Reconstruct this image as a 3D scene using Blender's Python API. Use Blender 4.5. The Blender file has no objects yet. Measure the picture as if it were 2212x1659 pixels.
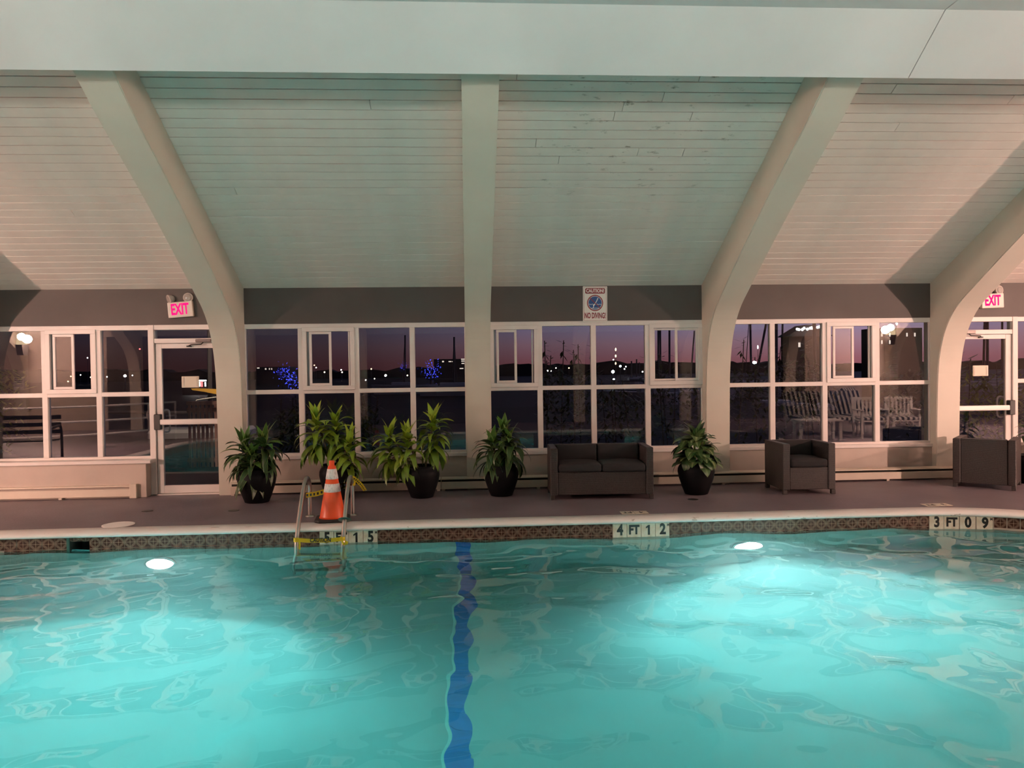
import bpy, bmesh, math, random
from mathutils import Vector, Matrix, noise
R = random.Random(7)
PI = math.pi
scn = bpy.context.scene
COL = scn.collection

# ------------------------------------------------------------------ camera, sky, lights, exposure
YAW, PITCH, ROLL, CAMZ, FPX = 0.0600929, 0.0181094, -0.01356463, 1.63, 1662.0
_f = Vector((math.sin(YAW)*math.cos(PITCH), math.cos(YAW)*math.cos(PITCH), -math.sin(PITCH)))
_r = Vector((math.cos(YAW), -math.sin(YAW), 0))
_u = _r.cross(_f)
CR = math.cos(ROLL)*_r + math.sin(ROLL)*_u
CU = -math.sin(ROLL)*_r + math.cos(ROLL)*_u
cam = bpy.data.objects.new('camera', bpy.data.cameras.new('camera'))
COL.objects.link(cam)
cam.matrix_world = Matrix(((CR.x, CU.x, -_f.x, 0), (CR.y, CU.y, -_f.y, 0), (CR.z, CU.z, -_f.z, CAMZ), (0, 0, 0, 1)))
cam.data.sensor_width = 36.0
cam.data.lens = 36.0*FPX/2212.0
cam.data.clip_end = 2000
cam.data.clip_start = 0.05
scn.camera = cam

def at(px, py, y):
    """the point in the place, at depth y, that the photograph shows at a pixel"""
    d = _f + ((px-1106)/FPX)*CR - ((py-829.5)/FPX)*CU
    t = y/d.y
    return Vector((d.x*t, y, CAMZ + d.z*t))

vs = scn.view_settings
vs.view_transform = 'Standard'; vs.look = 'None'; vs.gamma = 1.0; vs.use_curve_mapping = False
vs.exposure = 0.58
scn.cycles.use_denoising = True
scn.cycles.max_bounces = 12
scn.cycles.diffuse_bounces = 4
scn.cycles.glossy_bounces = 4
scn.cycles.transmission_bounces = 8
scn.cycles.transparent_max_bounces = 12
scn.cycles.volume_bounces = 0
scn.cycles.sample_clamp_indirect = 6.0
scn.cycles.caustics_reflective = True
scn.cycles.caustics_refractive = True
scn.cycles.blur_glossy = 0.3

POOL_POWER = 1650.0
DOWN_FILL_POWER = 2200.0
END_FILL_POWER = 520.0
UP_FILL_POWER = 2400.0
POOL_COL = (0.74, 0.95, 1.0)
SCONCE_POWER = 3400.0
BULB_POWER = 380.0
WARM = (1.0, 0.62, 0.50)
SKY = 1.0

world = bpy.data.worlds.new('dusk'); scn.world = world; world.use_nodes = True
nt = world.node_tree; nt.nodes.clear()
def N(t, kind, **kw):
    n = t.nodes.new(kind)
    for k, v in kw.items():
        setattr(n, k, v)
    return n
def ramp(t, stops, interp='LINEAR'):
    n = N(t, 'ShaderNodeValToRGB'); cr = n.color_ramp; cr.interpolation = interp
    while len(cr.elements) < len(stops): cr.elements.new(0.5)
    for e, (p, c) in zip(cr.elements, stops):
        e.position = p; e.color = (c[0], c[1], c[2], 1) if not isinstance(c, (int, float)) else (c, c, c, 1)
    return n
tc = N(nt, 'ShaderNodeTexCoord'); sep = N(nt, 'ShaderNodeSeparateXYZ')
nt.links.new(tc.outputs['Generated'], sep.inputs[0])
mr = N(nt, 'ShaderNodeMapRange'); mr.inputs[1].default_value = -0.02; mr.inputs[2].default_value = 0.40
nt.links.new(sep.outputs['Z'], mr.inputs[0])
el = ramp(nt, [(0.0, (.10, .030, .040)), (0.07, (.14, .050, .062)), (0.125, (.16, .088, .115)), (0.17, (.135, .105, .165)), (0.28, (.10, .09, .16)), (1.0, (.03, .035, .07))])
nt.links.new(mr.outputs[0], el.inputs[0])
az = N(nt, 'ShaderNodeMapRange'); az.inputs[1].default_value = -0.45; az.inputs[2].default_value = 0.55
nt.links.new(sep.outputs['X'], az.inputs[0])
azr = ramp(nt, [(0.0, 0.10), (0.30, 0.22), (0.55, 0.65), (0.8, 1.25), (1.0, 1.5)])
nt.links.new(az.outputs[0], azr.inputs[0])
mul = N(nt, 'ShaderNodeMixRGB', blend_type='MULTIPLY'); mul.inputs[0].default_value = 1
nt.links.new(el.outputs[0], mul.inputs[1]); nt.links.new(azr.outputs[0], mul.inputs[2])
bg = N(nt, 'ShaderNodeBackground'); bg.inputs[1].default_value = SKY
nt.links.new(mul.outputs[0], bg.inputs[0])
wo = N(nt, 'ShaderNodeOutputWorld'); nt.links.new(bg.outputs[0], wo.inputs[0])

# ------------------------------------------------------------------ helpers
def tag(o, label=None, cat=None, group=None, kind=None):
    if label: o['label'] = label
    if cat: o['category'] = cat
    if group: o['group'] = group
    if kind: o['kind'] = kind
    return o
def empty(name, loc=(0, 0, 0), rz=0.0):
    o = bpy.data.objects.new(name, None); COL.objects.link(o)
    o.location = loc; o.rotation_euler = (0, 0, rz); o.empty_display_size = 0.1
    return o
def thing(name, label, cat, loc=(0, 0, 0), rz=0.0, group=None):
    return tag(empty(name, loc, rz), label, cat, group)
def obj(name, bm, mat, parent=None, smooth=False, loc=None, rot=None):
    if isinstance(bm, bpy.types.Mesh):
        me = bm
    else:
        bmesh.ops.recalc_face_normals(bm, faces=bm.faces[:])
        me = bpy.data.meshes.new(name); bm.to_mesh(me); bm.free()
        for m in (mat if isinstance(mat, (list, tuple)) else [mat]): me.materials.append(m)
        if smooth:
            me.polygons.foreach_set('use_smooth', [True]*len(me.polygons))
    o = bpy.data.objects.new(name, me); COL.objects.link(o)
    if parent is not None: o.parent = parent
    if loc is not None: o.location = loc
    if rot is not None: o.rotation_euler = rot
    return o
def B(): return bmesh.new()
def box(bm, x0, x1, y0, y1, z0, z1, bev=0.0, mi=0, seg=1):
    v = [bm.verts.new(p) for p in ((x0, y0, z0), (x1, y0, z0), (x1, y1, z0), (x0, y1, z0), (x0, y0, z1), (x1, y0, z1), (x1, y1, z1), (x0, y1, z1))]
    fs = [bm.faces.new([v[i] for i in q]) for q in ((0, 3, 2, 1), (4, 5, 6, 7), (0, 1, 5, 4), (1, 2, 6, 5), (2, 3, 7, 6), (3, 0, 4, 7))]
    for f in fs: f.material_index = mi
    if bev > 0:
        es = list({e for f in fs for e in f.edges})
        bmesh.ops.bevel(bm, geom=es, offset=bev, segments=seg, affect='EDGES', profile=0.6)
    return bm
def bx(x0, x1, y0, y1, z0, z1, bev=0.0, seg=1):
    return box(B(), x0, x1, y0, y1, z0, z1, bev, 0, seg)
def prism(bm, poly, axis, a, b, mi=0):
    """extrude a 2D polygon along an axis: 'x' -> (y,z), 'y' -> (x,z), 'z' -> (x,y)"""
    def p3(p, t):
        return {'x': (t, p[0], p[1]), 'y': (p[0], t, p[1]), 'z': (p[0], p[1], t)}[axis]
    va = [bm.verts.new(p3(p, a)) for p in poly]; vb = [bm.verts.new(p3(p, b)) for p in poly]
    n = len(poly)
    fs = [bm.faces.new(va), bm.faces.new(vb[::-1])]
    for i in range(n):
        fs.append(bm.faces.new((va[i], vb[i], vb[(i+1) % n], va[(i+1) % n])))
    for f in fs: f.material_index = mi
    return bm
def tube(bm, pts, r, seg=8, cap=True):
    pts = [Vector(p) for p in pts]; rings = []
    up = Vector((0.03, 0.05, 1)).normalized(); prev = None
    for i, p in enumerate(pts):
        d = (pts[min(i+1, len(pts)-1)] - pts[max(i-1, 0)]).normalized()
        if prev is None:
            s = d.cross(up if abs(d.dot(up)) < 0.95 else Vector((1, 0, 0))).normalized()
        else:
            s = (prev - d*prev.dot(d)).normalized()
        prev = s; t = d.cross(s)
        rr = r[i] if isinstance(r, (list, tuple)) else r
        rings.append([bm.verts.new(p + rr*(math.cos(a)*s + math.sin(a)*t)) for a in [2*PI*k/seg for k in range(seg)]])
    for a, b in zip(rings, rings[1:]):
        for k in range(seg):
            bm.faces.new((a[k], a[(k+1) % seg], b[(k+1) % seg], b[k]))
    if cap:
        bm.faces.new(rings[0][::-1]); bm.faces.new(rings[-1])
    return bm
def lathe(bm, prof, seg=24, c=(0, 0, 0), mi=0, cap=True):
    rings = []
    for r, z in prof:
        rings.append([bm.verts.new((c[0]+r*math.cos(2*PI*k/seg), c[1]+r*math.sin(2*PI*k/seg), c[2]+z)) for k in range(seg)])
    for a, b in zip(rings, rings[1:]):
        for k in range(seg):
            bm.faces.new((a[k], a[(k+1) % seg], b[(k+1) % seg], b[k])).material_index = mi
    if cap:
        bm.faces.new(rings[0][::-1]).material_index = mi; bm.faces.new(rings[-1]).material_index = mi
    return bm
def disc(bm, r, seg, c, axis='z'):
    vs_ = []
    for k in range(seg):
        a = 2*PI*k/seg; p = (r*math.cos(a), r*math.sin(a))
        vs_.append(bm.verts.new({'z': (c[0]+p[0], c[1]+p[1], c[2]), 'y': (c[0]+p[0], c[1], c[2]+p[1])}[axis]))
    bm.faces.new(vs_); return bm
def text_mesh(s, size, extrude=0.002, offset=0.0, align='CENTER', sx=1.0, shear=0.0):
    cu = bpy.data.curves.new('t', 'FONT'); cu.body = s; cu.size = size; cu.extrude = extrude; cu.offset = offset
    cu.align_x = align; cu.align_y = 'CENTER'; cu.resolution_u = 3; cu.shear = shear
    o = bpy.data.objects.new('t', cu); COL.objects.link(o)
    bpy.context.view_layer.update()
    me = bpy.data.meshes.new_from_object(o.evaluated_get(bpy.context.evaluated_depsgraph_get()))
    bpy.data.objects.remove(o)
    if sx != 1.0: me.transform(Matrix.Diagonal((sx, 1, 1, 1)))
    return me
def text_obj(name, s, size, mat, parent, loc, rot=(PI/2, 0, 0), extrude=0.001, offset=0.0, sx=1.0, shear=0.0):
    me = text_mesh(s, size, extrude, offset, 'CENTER', sx, shear)
    me.materials.clear(); me.materials.append(mat)
    return obj(name, me, mat, parent, loc=loc, rot=rot)
def bez(p, n=8):
    """smooth Catmull-Rom through points"""
    p = [Vector(q) for q in p]; out = []
    for i in range(len(p)-1):
        a = p[max(i-1, 0)]; b = p[i]; c = p[i+1]; d = p[min(i+2, len(p)-1)]
        for k in range(n):
            t = k/n
            out.append(0.5*((2*b)+(c-a)*t+(2*a-5*b+4*c-d)*t*t+(3*b-a-3*c+d)*t**3))
    out.append(p[-1]); return out
def copy_tree(o, parent=None):
    c = o.copy(); COL.objects.link(c)
    if parent is not None: c.parent = parent
    for ch in o.children: copy_tree(ch, c)
    return c

# ------------------------------------------------------------------ materials
def mat(name, col, rough=0.6, var=0.0, scale=6.0, metal=0.0, bump=0.0, bscale=60.0, col2=None, stretch=(1, 1, 1), spec=0.5, emit=None, estr=0.0, coat=0.0, detail=4.0, lo=0.35, hi=0.65):
    m = bpy.data.materials.new(name); m.use_nodes = True; t = m.node_tree
    b = t.nodes['Principled BSDF']
    b.inputs['Base Color'].default_value = (*col, 1); b.inputs['Roughness'].default_value = rough
    b.inputs['Metallic'].default_value = metal; b.inputs['Specular IOR Level'].default_value = spec
    b.inputs['Coat Weight'].default_value = coat
    if emit: b.inputs['Emission Color'].default_value = (*emit, 1); b.inputs['Emission Strength'].default_value = estr
    if var > 0 or col2 or bump > 0:
        c = N(t, 'ShaderNodeTexCoord'); mp = N(t, 'ShaderNodeMapping'); mp.inputs['Scale'].default_value = stretch
        t.links.new(c.outputs['Object'], mp.inputs[0])
    if var > 0 or col2:
        n = N(t, 'ShaderNodeTexNoise'); n.inputs['Scale'].default_value = scale; n.inputs['Detail'].default_value = detail
        t.links.new(mp.outputs[0], n.inputs['Vector'])
        c2 = col2 or tuple(max(0, x*(1-var)) for x in col)
        c1 = col if col2 else tuple(min(1, x*(1+var)) for x in col)
        rp = ramp(t, [(lo, c2), (hi, c1)])
        t.links.new(n.outputs['Fac'], rp.inputs[0]); t.links.new(rp.outputs[0], b.inputs['Base Color'])
    if bump > 0:
        n2 = N(t, 'ShaderNodeTexNoise'); n2.inputs['Scale'].default_value = bscale; n2.inputs['Detail'].default_value = 3
        t.links.new(mp.outputs[0], n2.inputs['Vector'])
        bp = N(t, 'ShaderNodeBump'); bp.inputs['Strength'].default_value = bump; bp.inputs['Distance'].default_value = 0.01
        t.links.new(n2.outputs['Fac'], bp.inputs['Height']); t.links.new(bp.outputs[0], b.inputs['Normal'])
    return m
def emat(name, col, s):
    m = bpy.data.materials.new(name); m.use_nodes = True; t = m.node_tree; t.nodes.clear()
    e = N(t, 'ShaderNodeEmission'); e.inputs[0].default_value = (*col, 1); e.inputs[1].default_value = s
    o = N(t, 'ShaderNodeOutputMaterial'); t.links.new(e.outputs[0], o.inputs[0])
    return m

def mat_plank():
    m = mat('plank_paint', (.73, .66, .59), .5, var=.04, scale=3.0)
    t = m.node_tree; b = t.nodes['Principled BSDF']; src = b.inputs['Base Color'].links[0].from_socket
    g = N(t, 'ShaderNodeNewGeometry')
    # brown weather stains that sit on the boards of one bay, by place on the boards
    mp = N(t, 'ShaderNodeMapping'); mp.inputs['Scale'].default_value = (2.2, 6.0, 1.0)
    t.links.new(g.outputs['Position'], mp.inputs[0])
    n = N(t, 'ShaderNodeTexNoise'); n.inputs['Scale'].default_value = 2.1; n.inputs['Detail'].default_value = 6; n.inputs['Roughness'].default_value = .7
    t.links.new(mp.outputs[0], n.inputs['Vector'])
    r = ramp(t, [(.60, 0.0), (.70, 1.0)]); t.links.new(n.outputs['Fac'], r.inputs[0])
    s = N(t, 'ShaderNodeSeparateXYZ'); t.links.new(g.outputs['Position'], s.inputs[0])
    a = N(t, 'ShaderNodeMapRange'); a.inputs[1].default_value = .3; a.inputs[2].default_value = 1.0; t.links.new(s.outputs['X'], a.inputs[0])
    a2 = N(t, 'ShaderNodeMapRange'); a2.inputs[1].default_value = 3.3; a2.inputs[2].default_value = 2.6; t.links.new(s.outputs['X'], a2.inputs[0])
    a3 = N(t, 'ShaderNodeMapRange'); a3.inputs[1].default_value = 9.4; a3.inputs[2].default_value = 8.2; t.links.new(s.outputs['Y'], a3.inputs[0])
    def mu(p, q):
        k = N(t, 'ShaderNodeMath', operation='MULTIPLY'); t.links.new(p, k.inputs[0]); t.links.new(q, k.inputs[1]); return k.outputs[0]
    f = mu(mu(a.outputs[0], a2.outputs[0]), mu(a3.outputs[0], r.outputs[0]))
    mx = N(t, 'ShaderNodeMixRGB'); t.links.new(f, mx.inputs[0]); t.links.new(src, mx.inputs[1]); mx.inputs[2].default_value = (.20, .17, .12, 1)
    t.links.new(mx.outputs[0], b.inputs['Base Color'])
    return m
def mat_coping():
    m = mat('coping_paint', (.90, .85, .81), .45, var=.03, scale=4)
    t = m.node_tree; b = t.nodes['Principled BSDF']; src = b.inputs['Base Color'].links[0].from_socket
    g = N(t, 'ShaderNodeNewGeometry'); mp = N(t, 'ShaderNodeMapping'); mp.inputs['Scale'].default_value = (1.0, 3.0, 2.0)
    t.links.new(g.outputs['Position'], mp.inputs[0])
    n = N(t, 'ShaderNodeTexNoise'); n.inputs['Scale'].default_value = 4.0; n.inputs['Detail'].default_value = 5; n.inputs['Roughness'].default_value = .65
    t.links.new(mp.outputs[0], n.inputs['Vector'])
    r = ramp(t, [(.655, 0.0), (.68, 1.0)]); t.links.new(n.outputs['Fac'], r.inputs[0])
    mx = N(t, 'ShaderNodeMixRGB'); t.links.new(r.outputs[0], mx.inputs[0]); t.links.new(src, mx.inputs[1]); mx.inputs[2].default_value = (.50, .42, .37, 1)
    t.links.new(mx.outputs[0], b.inputs['Base Color'])
    return m
def math_(t, op, a, b=None):
    k = N(t, 'ShaderNodeMath', operation=op)
    for i, v in enumerate((a, b)):
        if v is None: continue
        if isinstance(v, (int, float)): k.inputs[i].default_value = v
        else: t.links.new(v, k.inputs[i])
    return k.outputs[0]
def mat_tile():
    """printed star tile: cream diamonds and cross on brown"""
    m = mat('star_tile', (.10, .045, .035), .35, spec=.2)
    t = m.node_tree; b = t.nodes['Principled BSDF']
    c = N(t, 'ShaderNodeTexCoord'); s = N(t, 'ShaderNodeSeparateXYZ'); t.links.new(c.outputs['Object'], s.inputs[0])
    u = math_(t, 'ABSOLUTE', math_(t, 'DIVIDE', s.outputs['X'], .0585)); v = math_(t, 'ABSOLUTE', math_(t, 'DIVIDE', s.outputs['Z'], .0585))
    d = math_(t, 'ADD', u, v)
    def band(x, c0, w): return math_(t, 'LESS_THAN', math_(t, 'ABSOLUTE', math_(t, 'SUBTRACT', x, c0)), w)
    acc = band(u, 0, .025)
    for e in (band(v, 0, .025), band(d, 1.03, .03), band(d, .84, .025), band(d, 1.22, .025), band(u, 1.0, .03), band(v, 1.0, .04)):
        acc = math_(t, 'MAXIMUM', acc, e)
    n = N(t, 'ShaderNodeTexNoise'); n.inputs['Scale'].default_value = 40
    t.links.new(c.outputs['Object'], n.inputs['Vector'])
    acc = math_(t, 'MULTIPLY', acc, math_(t, 'ADD', .55, math_(t, 'MULTIPLY', n.outputs['Fac'], .6)))
    mx = N(t, 'ShaderNodeMixRGB'); t.links.new(acc, mx.inputs[0]); mx.inputs[1].default_value = (.048, .017, .011, 1); mx.inputs[2].default_value = (.50, .35, .26, 1)
    t.links.new(mx.outputs[0], b.inputs['Base Color'])
    return m
def mat_glass():
    m = bpy.data.materials.new('window_glass'); m.use_nodes = True; t = m.node_tree; t.nodes.clear()
    tr = N(t, 'ShaderNodeBsdfTransparent'); tr.inputs[0].default_value = (.90, .92, .92, 1)
    gl = N(t, 'ShaderNodeBsdfGlossy'); gl.inputs['Roughness'].default_value = 0.0; gl.inputs[0].default_value = (1, 1, 1, 1)
    fr = N(t, 'ShaderNodeFresnel'); fr.inputs[0].default_value = 1.5
    k = math_(t, 'ADD', fr.outputs[0], .028)
    mx = N(t, 'ShaderNodeMixShader'); t.links.new(k, mx.inputs[0]); t.links.new(tr.outputs[0], mx.inputs[1]); t.links.new(gl.outputs[0], mx.inputs[2])
    o = N(t, 'ShaderNodeOutputMaterial'); t.links.new(mx.outputs[0], o.inputs[0])
    return m
def mat_water():
    m = bpy.data.materials.new('pool_water'); m.use_nodes = True; t = m.node_tree; t.nodes.clear()
    g = N(t, 'ShaderNodeBsdfGlass'); g.inputs['Roughness'].default_value = 0.0; g.inputs['IOR'].default_value = 1.333
    ab = N(t, 'ShaderNodeVolumeAbsorption'); ab.inputs[0].default_value = (.30, .835, .82, 1); ab.inputs[1].default_value = .50
    sc = N(t, 'ShaderNodeVolumeScatter'); sc.inputs[0].default_value = (.85, 1, 1, 1); sc.inputs[1].default_value = .09; sc.inputs[2].default_value = .3
    ad = N(t, 'ShaderNodeAddShader'); t.links.new(ab.outputs[0], ad.inputs[0]); t.links.new(sc.outputs[0], ad.inputs[1]); ab = ad
    o = N(t, 'ShaderNodeOutputMaterial'); t.links.new(g.outputs[0], o.inputs['Surface']); t.links.new(ab.outputs[0], o.inputs['Volume'])
    return m
def mat_weave(name, c1, c2):
    m = mat(name, c1, .5)
    t = m.node_tree; b = t.nodes['Principled BSDF']
    c = N(t, 'ShaderNodeTexCoord')
    w = N(t, 'ShaderNodeTexWave', wave_type='BANDS', bands_direction='Z'); w.inputs['Scale'].default_value = 28; w.inputs['Distortion'].default_value = 1.2; w.inputs['Detail'].default_value = 2; w.inputs['Detail Scale'].default_value = 6
    t.links.new(c.outputs['Object'], w.inputs['Vector'])
    n = N(t, 'ShaderNodeTexNoise'); n.inputs['Scale'].default_value = 90; t.links.new(c.outputs['Object'], n.inputs['Vector'])
    f = math_(t, 'MULTIPLY', w.outputs['Fac'], n.outputs['Fac'])
    r = ramp(t, [(.05, c1), (.55, c2)]); t.links.new(f, r.inputs[0]); t.links.new(r.outputs[0], b.inputs['Base Color'])
    bp = N(t, 'ShaderNodeBump'); bp.inputs['Strength'].default_value = .6; bp.inputs['Distance'].default_value = .004
    t.links.new(f, bp.inputs['Height']); t.links.new(bp.outputs[0], b.inputs['Normal'])
    return m
def mat_leaf(name, c1, c2, edge=None, rough=.35):
    """c1 blade, c2 midrib tint along local Y, edge margin colour"""
    m = mat(name, c1, rough); t = m.node_tree; b = t.nodes['Principled BSDF']
    c = N(t, 'ShaderNodeTexCoord'); s = N(t, 'ShaderNodeSeparateXYZ'); t.links.new(c.outputs['UV'], s.inputs[0])
    k = math_(t, 'ABSOLUTE', math_(t, 'SUBTRACT', s.outputs['Y'], .5))
    n = N(t, 'ShaderNodeTexNoise'); n.inputs['Scale'].default_value = 30; t.links.new(c.outputs['Object'], n.inputs['Vector'])
    k = math_(t, 'ADD', k, math_(t, 'MULTIPLY', math_(t, 'SUBTRACT', n.outputs['Fac'], .5), .12))
    st = [(0.0, c2), (.16, c1), (.40, c1), (.47, edge or c1)]
    r = ramp(t, st); t.links.new(k, r.inputs[0]); t.links.new(r.outputs[0], b.inputs['Base Color'])
    b.inputs['Subsurface Weight'].default_value = 0
    return m
M = {}
M['plank'] = mat_plank()
M['panel'] = mat('ridge_panel_paint', (.78, .77, .755), .5, var=.03, scale=1.5)
M['arch'] = mat('arch_paint', (.61, .55, .46), .5, var=.03, scale=2)
M['wall'] = mat('cream_wall_paint', (.47, .385, .325), .6, var=.05, scale=3, bump=.15, bscale=20)
M['band'] = mat('taupe_wall_paint', (.074, .056, .048), .6, var=.05, scale=3)
M['dimwall'] = mat('dim_wall_tone', (.05, .042, .038), .7, var=.05)  # unlit look put into the middle wall's colour, dimming its reflection
M['frame'] = mat('white_window_paint', (.70, .63, .59), .45, var=.03, scale=4)
M['frame_grey'] = mat('track_aluminium', (.30, .31, .32), .4, metal=.3)
M['floor'] = mat('mauve_deck_paint', (.165, .128, .145), .5, var=.12, scale=1.3, bump=.25, bscale=35, detail=7)
M['coping'] = mat_coping()
M['tile'] = mat_tile()
M['wtile'] = mat('white_marker_tile', (.74, .66, .54), .3, col2=(.60, .47, .33), scale=14, detail=3, lo=.3, hi=.6)
M['black'] = mat('black_print', (.012, .012, .012), .4)
M['grout'] = mat('grout', (.42, .35, .29), .8)
M['plaster'] = mat('pool_plaster', (.48, .60, .57), .7, var=.03, scale=2)
M['lane'] = mat('blue_lane_tile', (.006, .17, .60), .3, var=.12, scale=6)
M['lane_edge'] = mat('lane_refraction_rim', (.70, .92, .84), .5)  # pale rim of refraction beside the lane line, put into colour
M['dark'] = mat('dark_backing', (.03, .028, .022), .9)
M['roof'] = mat('roof_underlay', (.10, .085, .06), .9)
M['glass'] = mat_glass()
M['water'] = mat_water()
M['chrome'] = mat('stainless_steel', (.52, .47, .43), .28, metal=1.0, var=.06, scale=5)
M['alu'] = mat('anodised_push_bar', (.72, .66, .62), .35, metal=.2)
M['blackplastic'] = mat('black_plastic', (.02, .018, .016), .4)
M['closer'] = mat('grey_closer_metal', (.16, .13, .12), .4, metal=.6)
M['heater'] = mat('heater_enamel', (.62, .52, .42), .45, var=.03)
M['pot'] = mat('black_glazed_pot', (.004, .004, .005), .55, var=.1, scale=8, spec=.15)
M['soil'] = mat('soil', (.03, .02, .014), .9, var=.3, scale=30)
M['cane'] = mat('cane_bark', (.07, .055, .035), .8, var=.2, scale=20)
M['lime'] = mat_leaf('lime_leaf', (.165, .245, .018), (.20, .29, .022))
M['limeyoung'] = mat_leaf('young_lime_leaf', (.27, .36, .028), (.31, .41, .035))
M['limeold'] = mat_leaf('old_lime_leaf', (.13, .21, .020), (.15, .24, .022))
M['drac'] = mat_leaf('dark_striped_leaf', (.028, .060, .016), (.035, .07, .018), (.17, .23, .07))
M['drac2'] = mat_leaf('green_striped_leaf', (.06, .14, .022), (.07, .15, .025), (.24, .32, .08))
M['agla'] = mat_leaf('variegated_leaf', (.07, .125, .035), (.36, .40, .18))
M['agla2'] = mat_leaf('dark_variegated_leaf', (.05, .10, .028), (.12, .18, .06))
M['rattan'] = mat_weave('brown_rattan', (.007, .005, .005), (.068, .051, .047))
M['cushion'] = mat('charcoal_cushion', (.013, .0105, .011), .85, var=.1, scale=10, bump=.15, bscale=200)
M['orange'] = mat('orange_pvc', (.85, .085, .018), .35, var=.06, scale=6)
M['reflect'] = mat('white_reflective_band', (.78, .70, .67), .5, col2=(.42, .37, .35), scale=22, lo=.25, hi=.5, stretch=(3, 3, 1))
M['rubber'] = mat('black_rubber', (.018, .016, .016), .7)
M['tape'] = mat('yellow_tape', (.80, .58, .02), .4, var=.05)
M['ring'] = mat('verdigris_flange', (.05, .13, .11), .4, metal=.5)
M['signw'] = mat('white_sign', (.85, .78, .72), .4)
M['red'] = mat('red_print', (.28, .012, .018), .4)
M['blue'] = mat('blue_print', (.008, .06, .23), .4)
M['exitbody'] = mat('exit_housing', (.62, .55, .48), .4)
M['lamphead'] = mat('lamp_head_plastic', (.42, .36, .32), .4)
M['lens'] = mat('lamp_lens', (.34, .30, .27), .15, spec=.8)
M['exit'] = emat('exit_letters', (1.0, .008, .13), 1.25)
M['poollens'] = emat('pool_lamp_lens', (.85, .97, 1.0), 60.0)
M['sconce'] = emat('sconce_glow', (1.0, .70, .42), 3.2)
M['diffuser'] = emat('fill_diffuser', (1.0, .62, .42), 3.0)  # glow for the added end wall and deck lamps
M['filltube'] = emat('fill_uplight_tube', (1.0, .86, .76), 4.0)  # glow for the added ceiling fill lamps
M['sconcebody'] = mat('sconce_housing', (.05, .045, .04), .5)
M['whiteplastic'] = mat('white_furniture', (.78, .74, .70), .45)
M['paper'] = mat('paper', (.70, .62, .50), .7)
M['wood'] = mat('brown_fence_wood', (.34, .19, .14), .7, var=.2, scale=8, stretch=(1, 1, .15))
M['darkwood'] = mat('dark_bench_wood', (.05, .03, .025), .5)
M['whitepipe'] = mat('white_pipe', (.75, .72, .70), .35)
M['ground'] = mat('outside_ground', (.014, .012, .012), .9, var=.2, scale=2)
M['harbour'] = mat('harbour_water', (.004, .005, .009), .55, spec=.06)
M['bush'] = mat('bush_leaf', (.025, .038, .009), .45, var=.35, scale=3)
M['bushlit'] = mat('lit_bush_leaf', (.20, .24, .035), .45, var=.3, scale=3)  # room light falling on the leaves put into this brighter green
M['twig'] = mat('twig', (.05, .035, .025), .8)
M['night'] = mat('night_building', (.030, .022, .022), .8)
M['hill'] = mat('far_tree_line', (.012, .012, .013), .9)
M['hull'] = mat('boat_hull', (.35, .34, .36), .4)
M['mast'] = mat('boat_mast', (.05, .045, .055), .5)
M['sailcover'] = mat('yellow_sail_cover', (.62, .34, .05), .7)
M['lwhite'] = emat('lamp_white', (1.0, .92, .88), 8.0)
M['lcool'] = emat('lamp_cool', (.75, .9, 1.0), 16.0)
M['lwarm'] = emat('lamp_warm', (1.0, .68, .40), 5.0)
M['lblue'] = emat('lamp_blue', (.06, .08, 1.0), 1.6)
M['lred'] = emat('lamp_red', (1.0, .08, .08), 4.0)
M['lwin'] = emat('lit_window', (1.0, .82, .70), .75)

# ------------------------------------------------------------------ the room shell
YW = 10.67                      # window wall
SL = 0.497                      # roof slope
ANG = math.atan(SL)
ZE = 2.785                      # eaves
MID = 8.38                      # y -> MID - y mirrors the hall about its ridge
def zroof(y): return ZE + (YW - y)*SL
POSTS = {k: 3.33*k for k in range(-4, 5)}
PW = 0.34
XL, XR = -16.5, 16.5
YN = MID - YW                   # near wall face
def struct(name, bm, m, parent=None, label=None, cat=None, smooth=False):
    o = obj(name, bm, m, parent, smooth)
    if parent is None: tag(o, label, cat, None, 'structure')
    return o
def structroot(name, label, cat, loc=(0, 0, 0)):
    return tag(empty(name, loc), label, cat, None, 'structure')

# pool outline, counter-clockwise, offset n outward
PX0, PX1, PY0, PY1, PR = -6.7, 6.9, 1.05, 8.25, 1.9
def outline(n, seg=14):
    pts = []
    for cx, cy, a0 in ((PX1-PR, PY1-PR, 0), (PX0+PR, PY1-PR, 90), (PX0+PR, PY0+PR, 180), (PX1-PR, PY0+PR, 270)):
        for i in range(seg+1):
            a = math.radians(a0 + 90*i/seg)
            pts.append((cx + (PR+n)*math.cos(a), cy + (PR+n)*math.sin(a)))
    return pts
WZ = -0.185                     # water level
def zfloor(x): return WZ - (0.9 + (5.6 - x)*0.0885)

# deck with the pool cut out of it
bm = B()
outer = [bm.verts.new((x, y, 0)) for x, y in ((XL, YN-.3), (XR, YN-.3), (XR, YW+.3), (XL, YW+.3))]
inner = [bm.verts.new((x, y, 0)) for x, y in outline(0.20)]
es = [bm.edges.new((a, b)) for loop in (outer, inner) for a, b in zip(loop, loop[1:]+loop[:1])]
bmesh.ops.triangle_fill(bm, use_beauty=True, use_dissolve=False, edges=es)
for f in bm.faces:
    if f.normal.z < 0: f.normal_flip()
bmesh.ops.recalc_face_normals(bm, faces=bm.faces[:])
struct('floor', bm, M['floor'], None, 'mauve painted pool deck with pale worn spots around the pool', 'floor')

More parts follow.
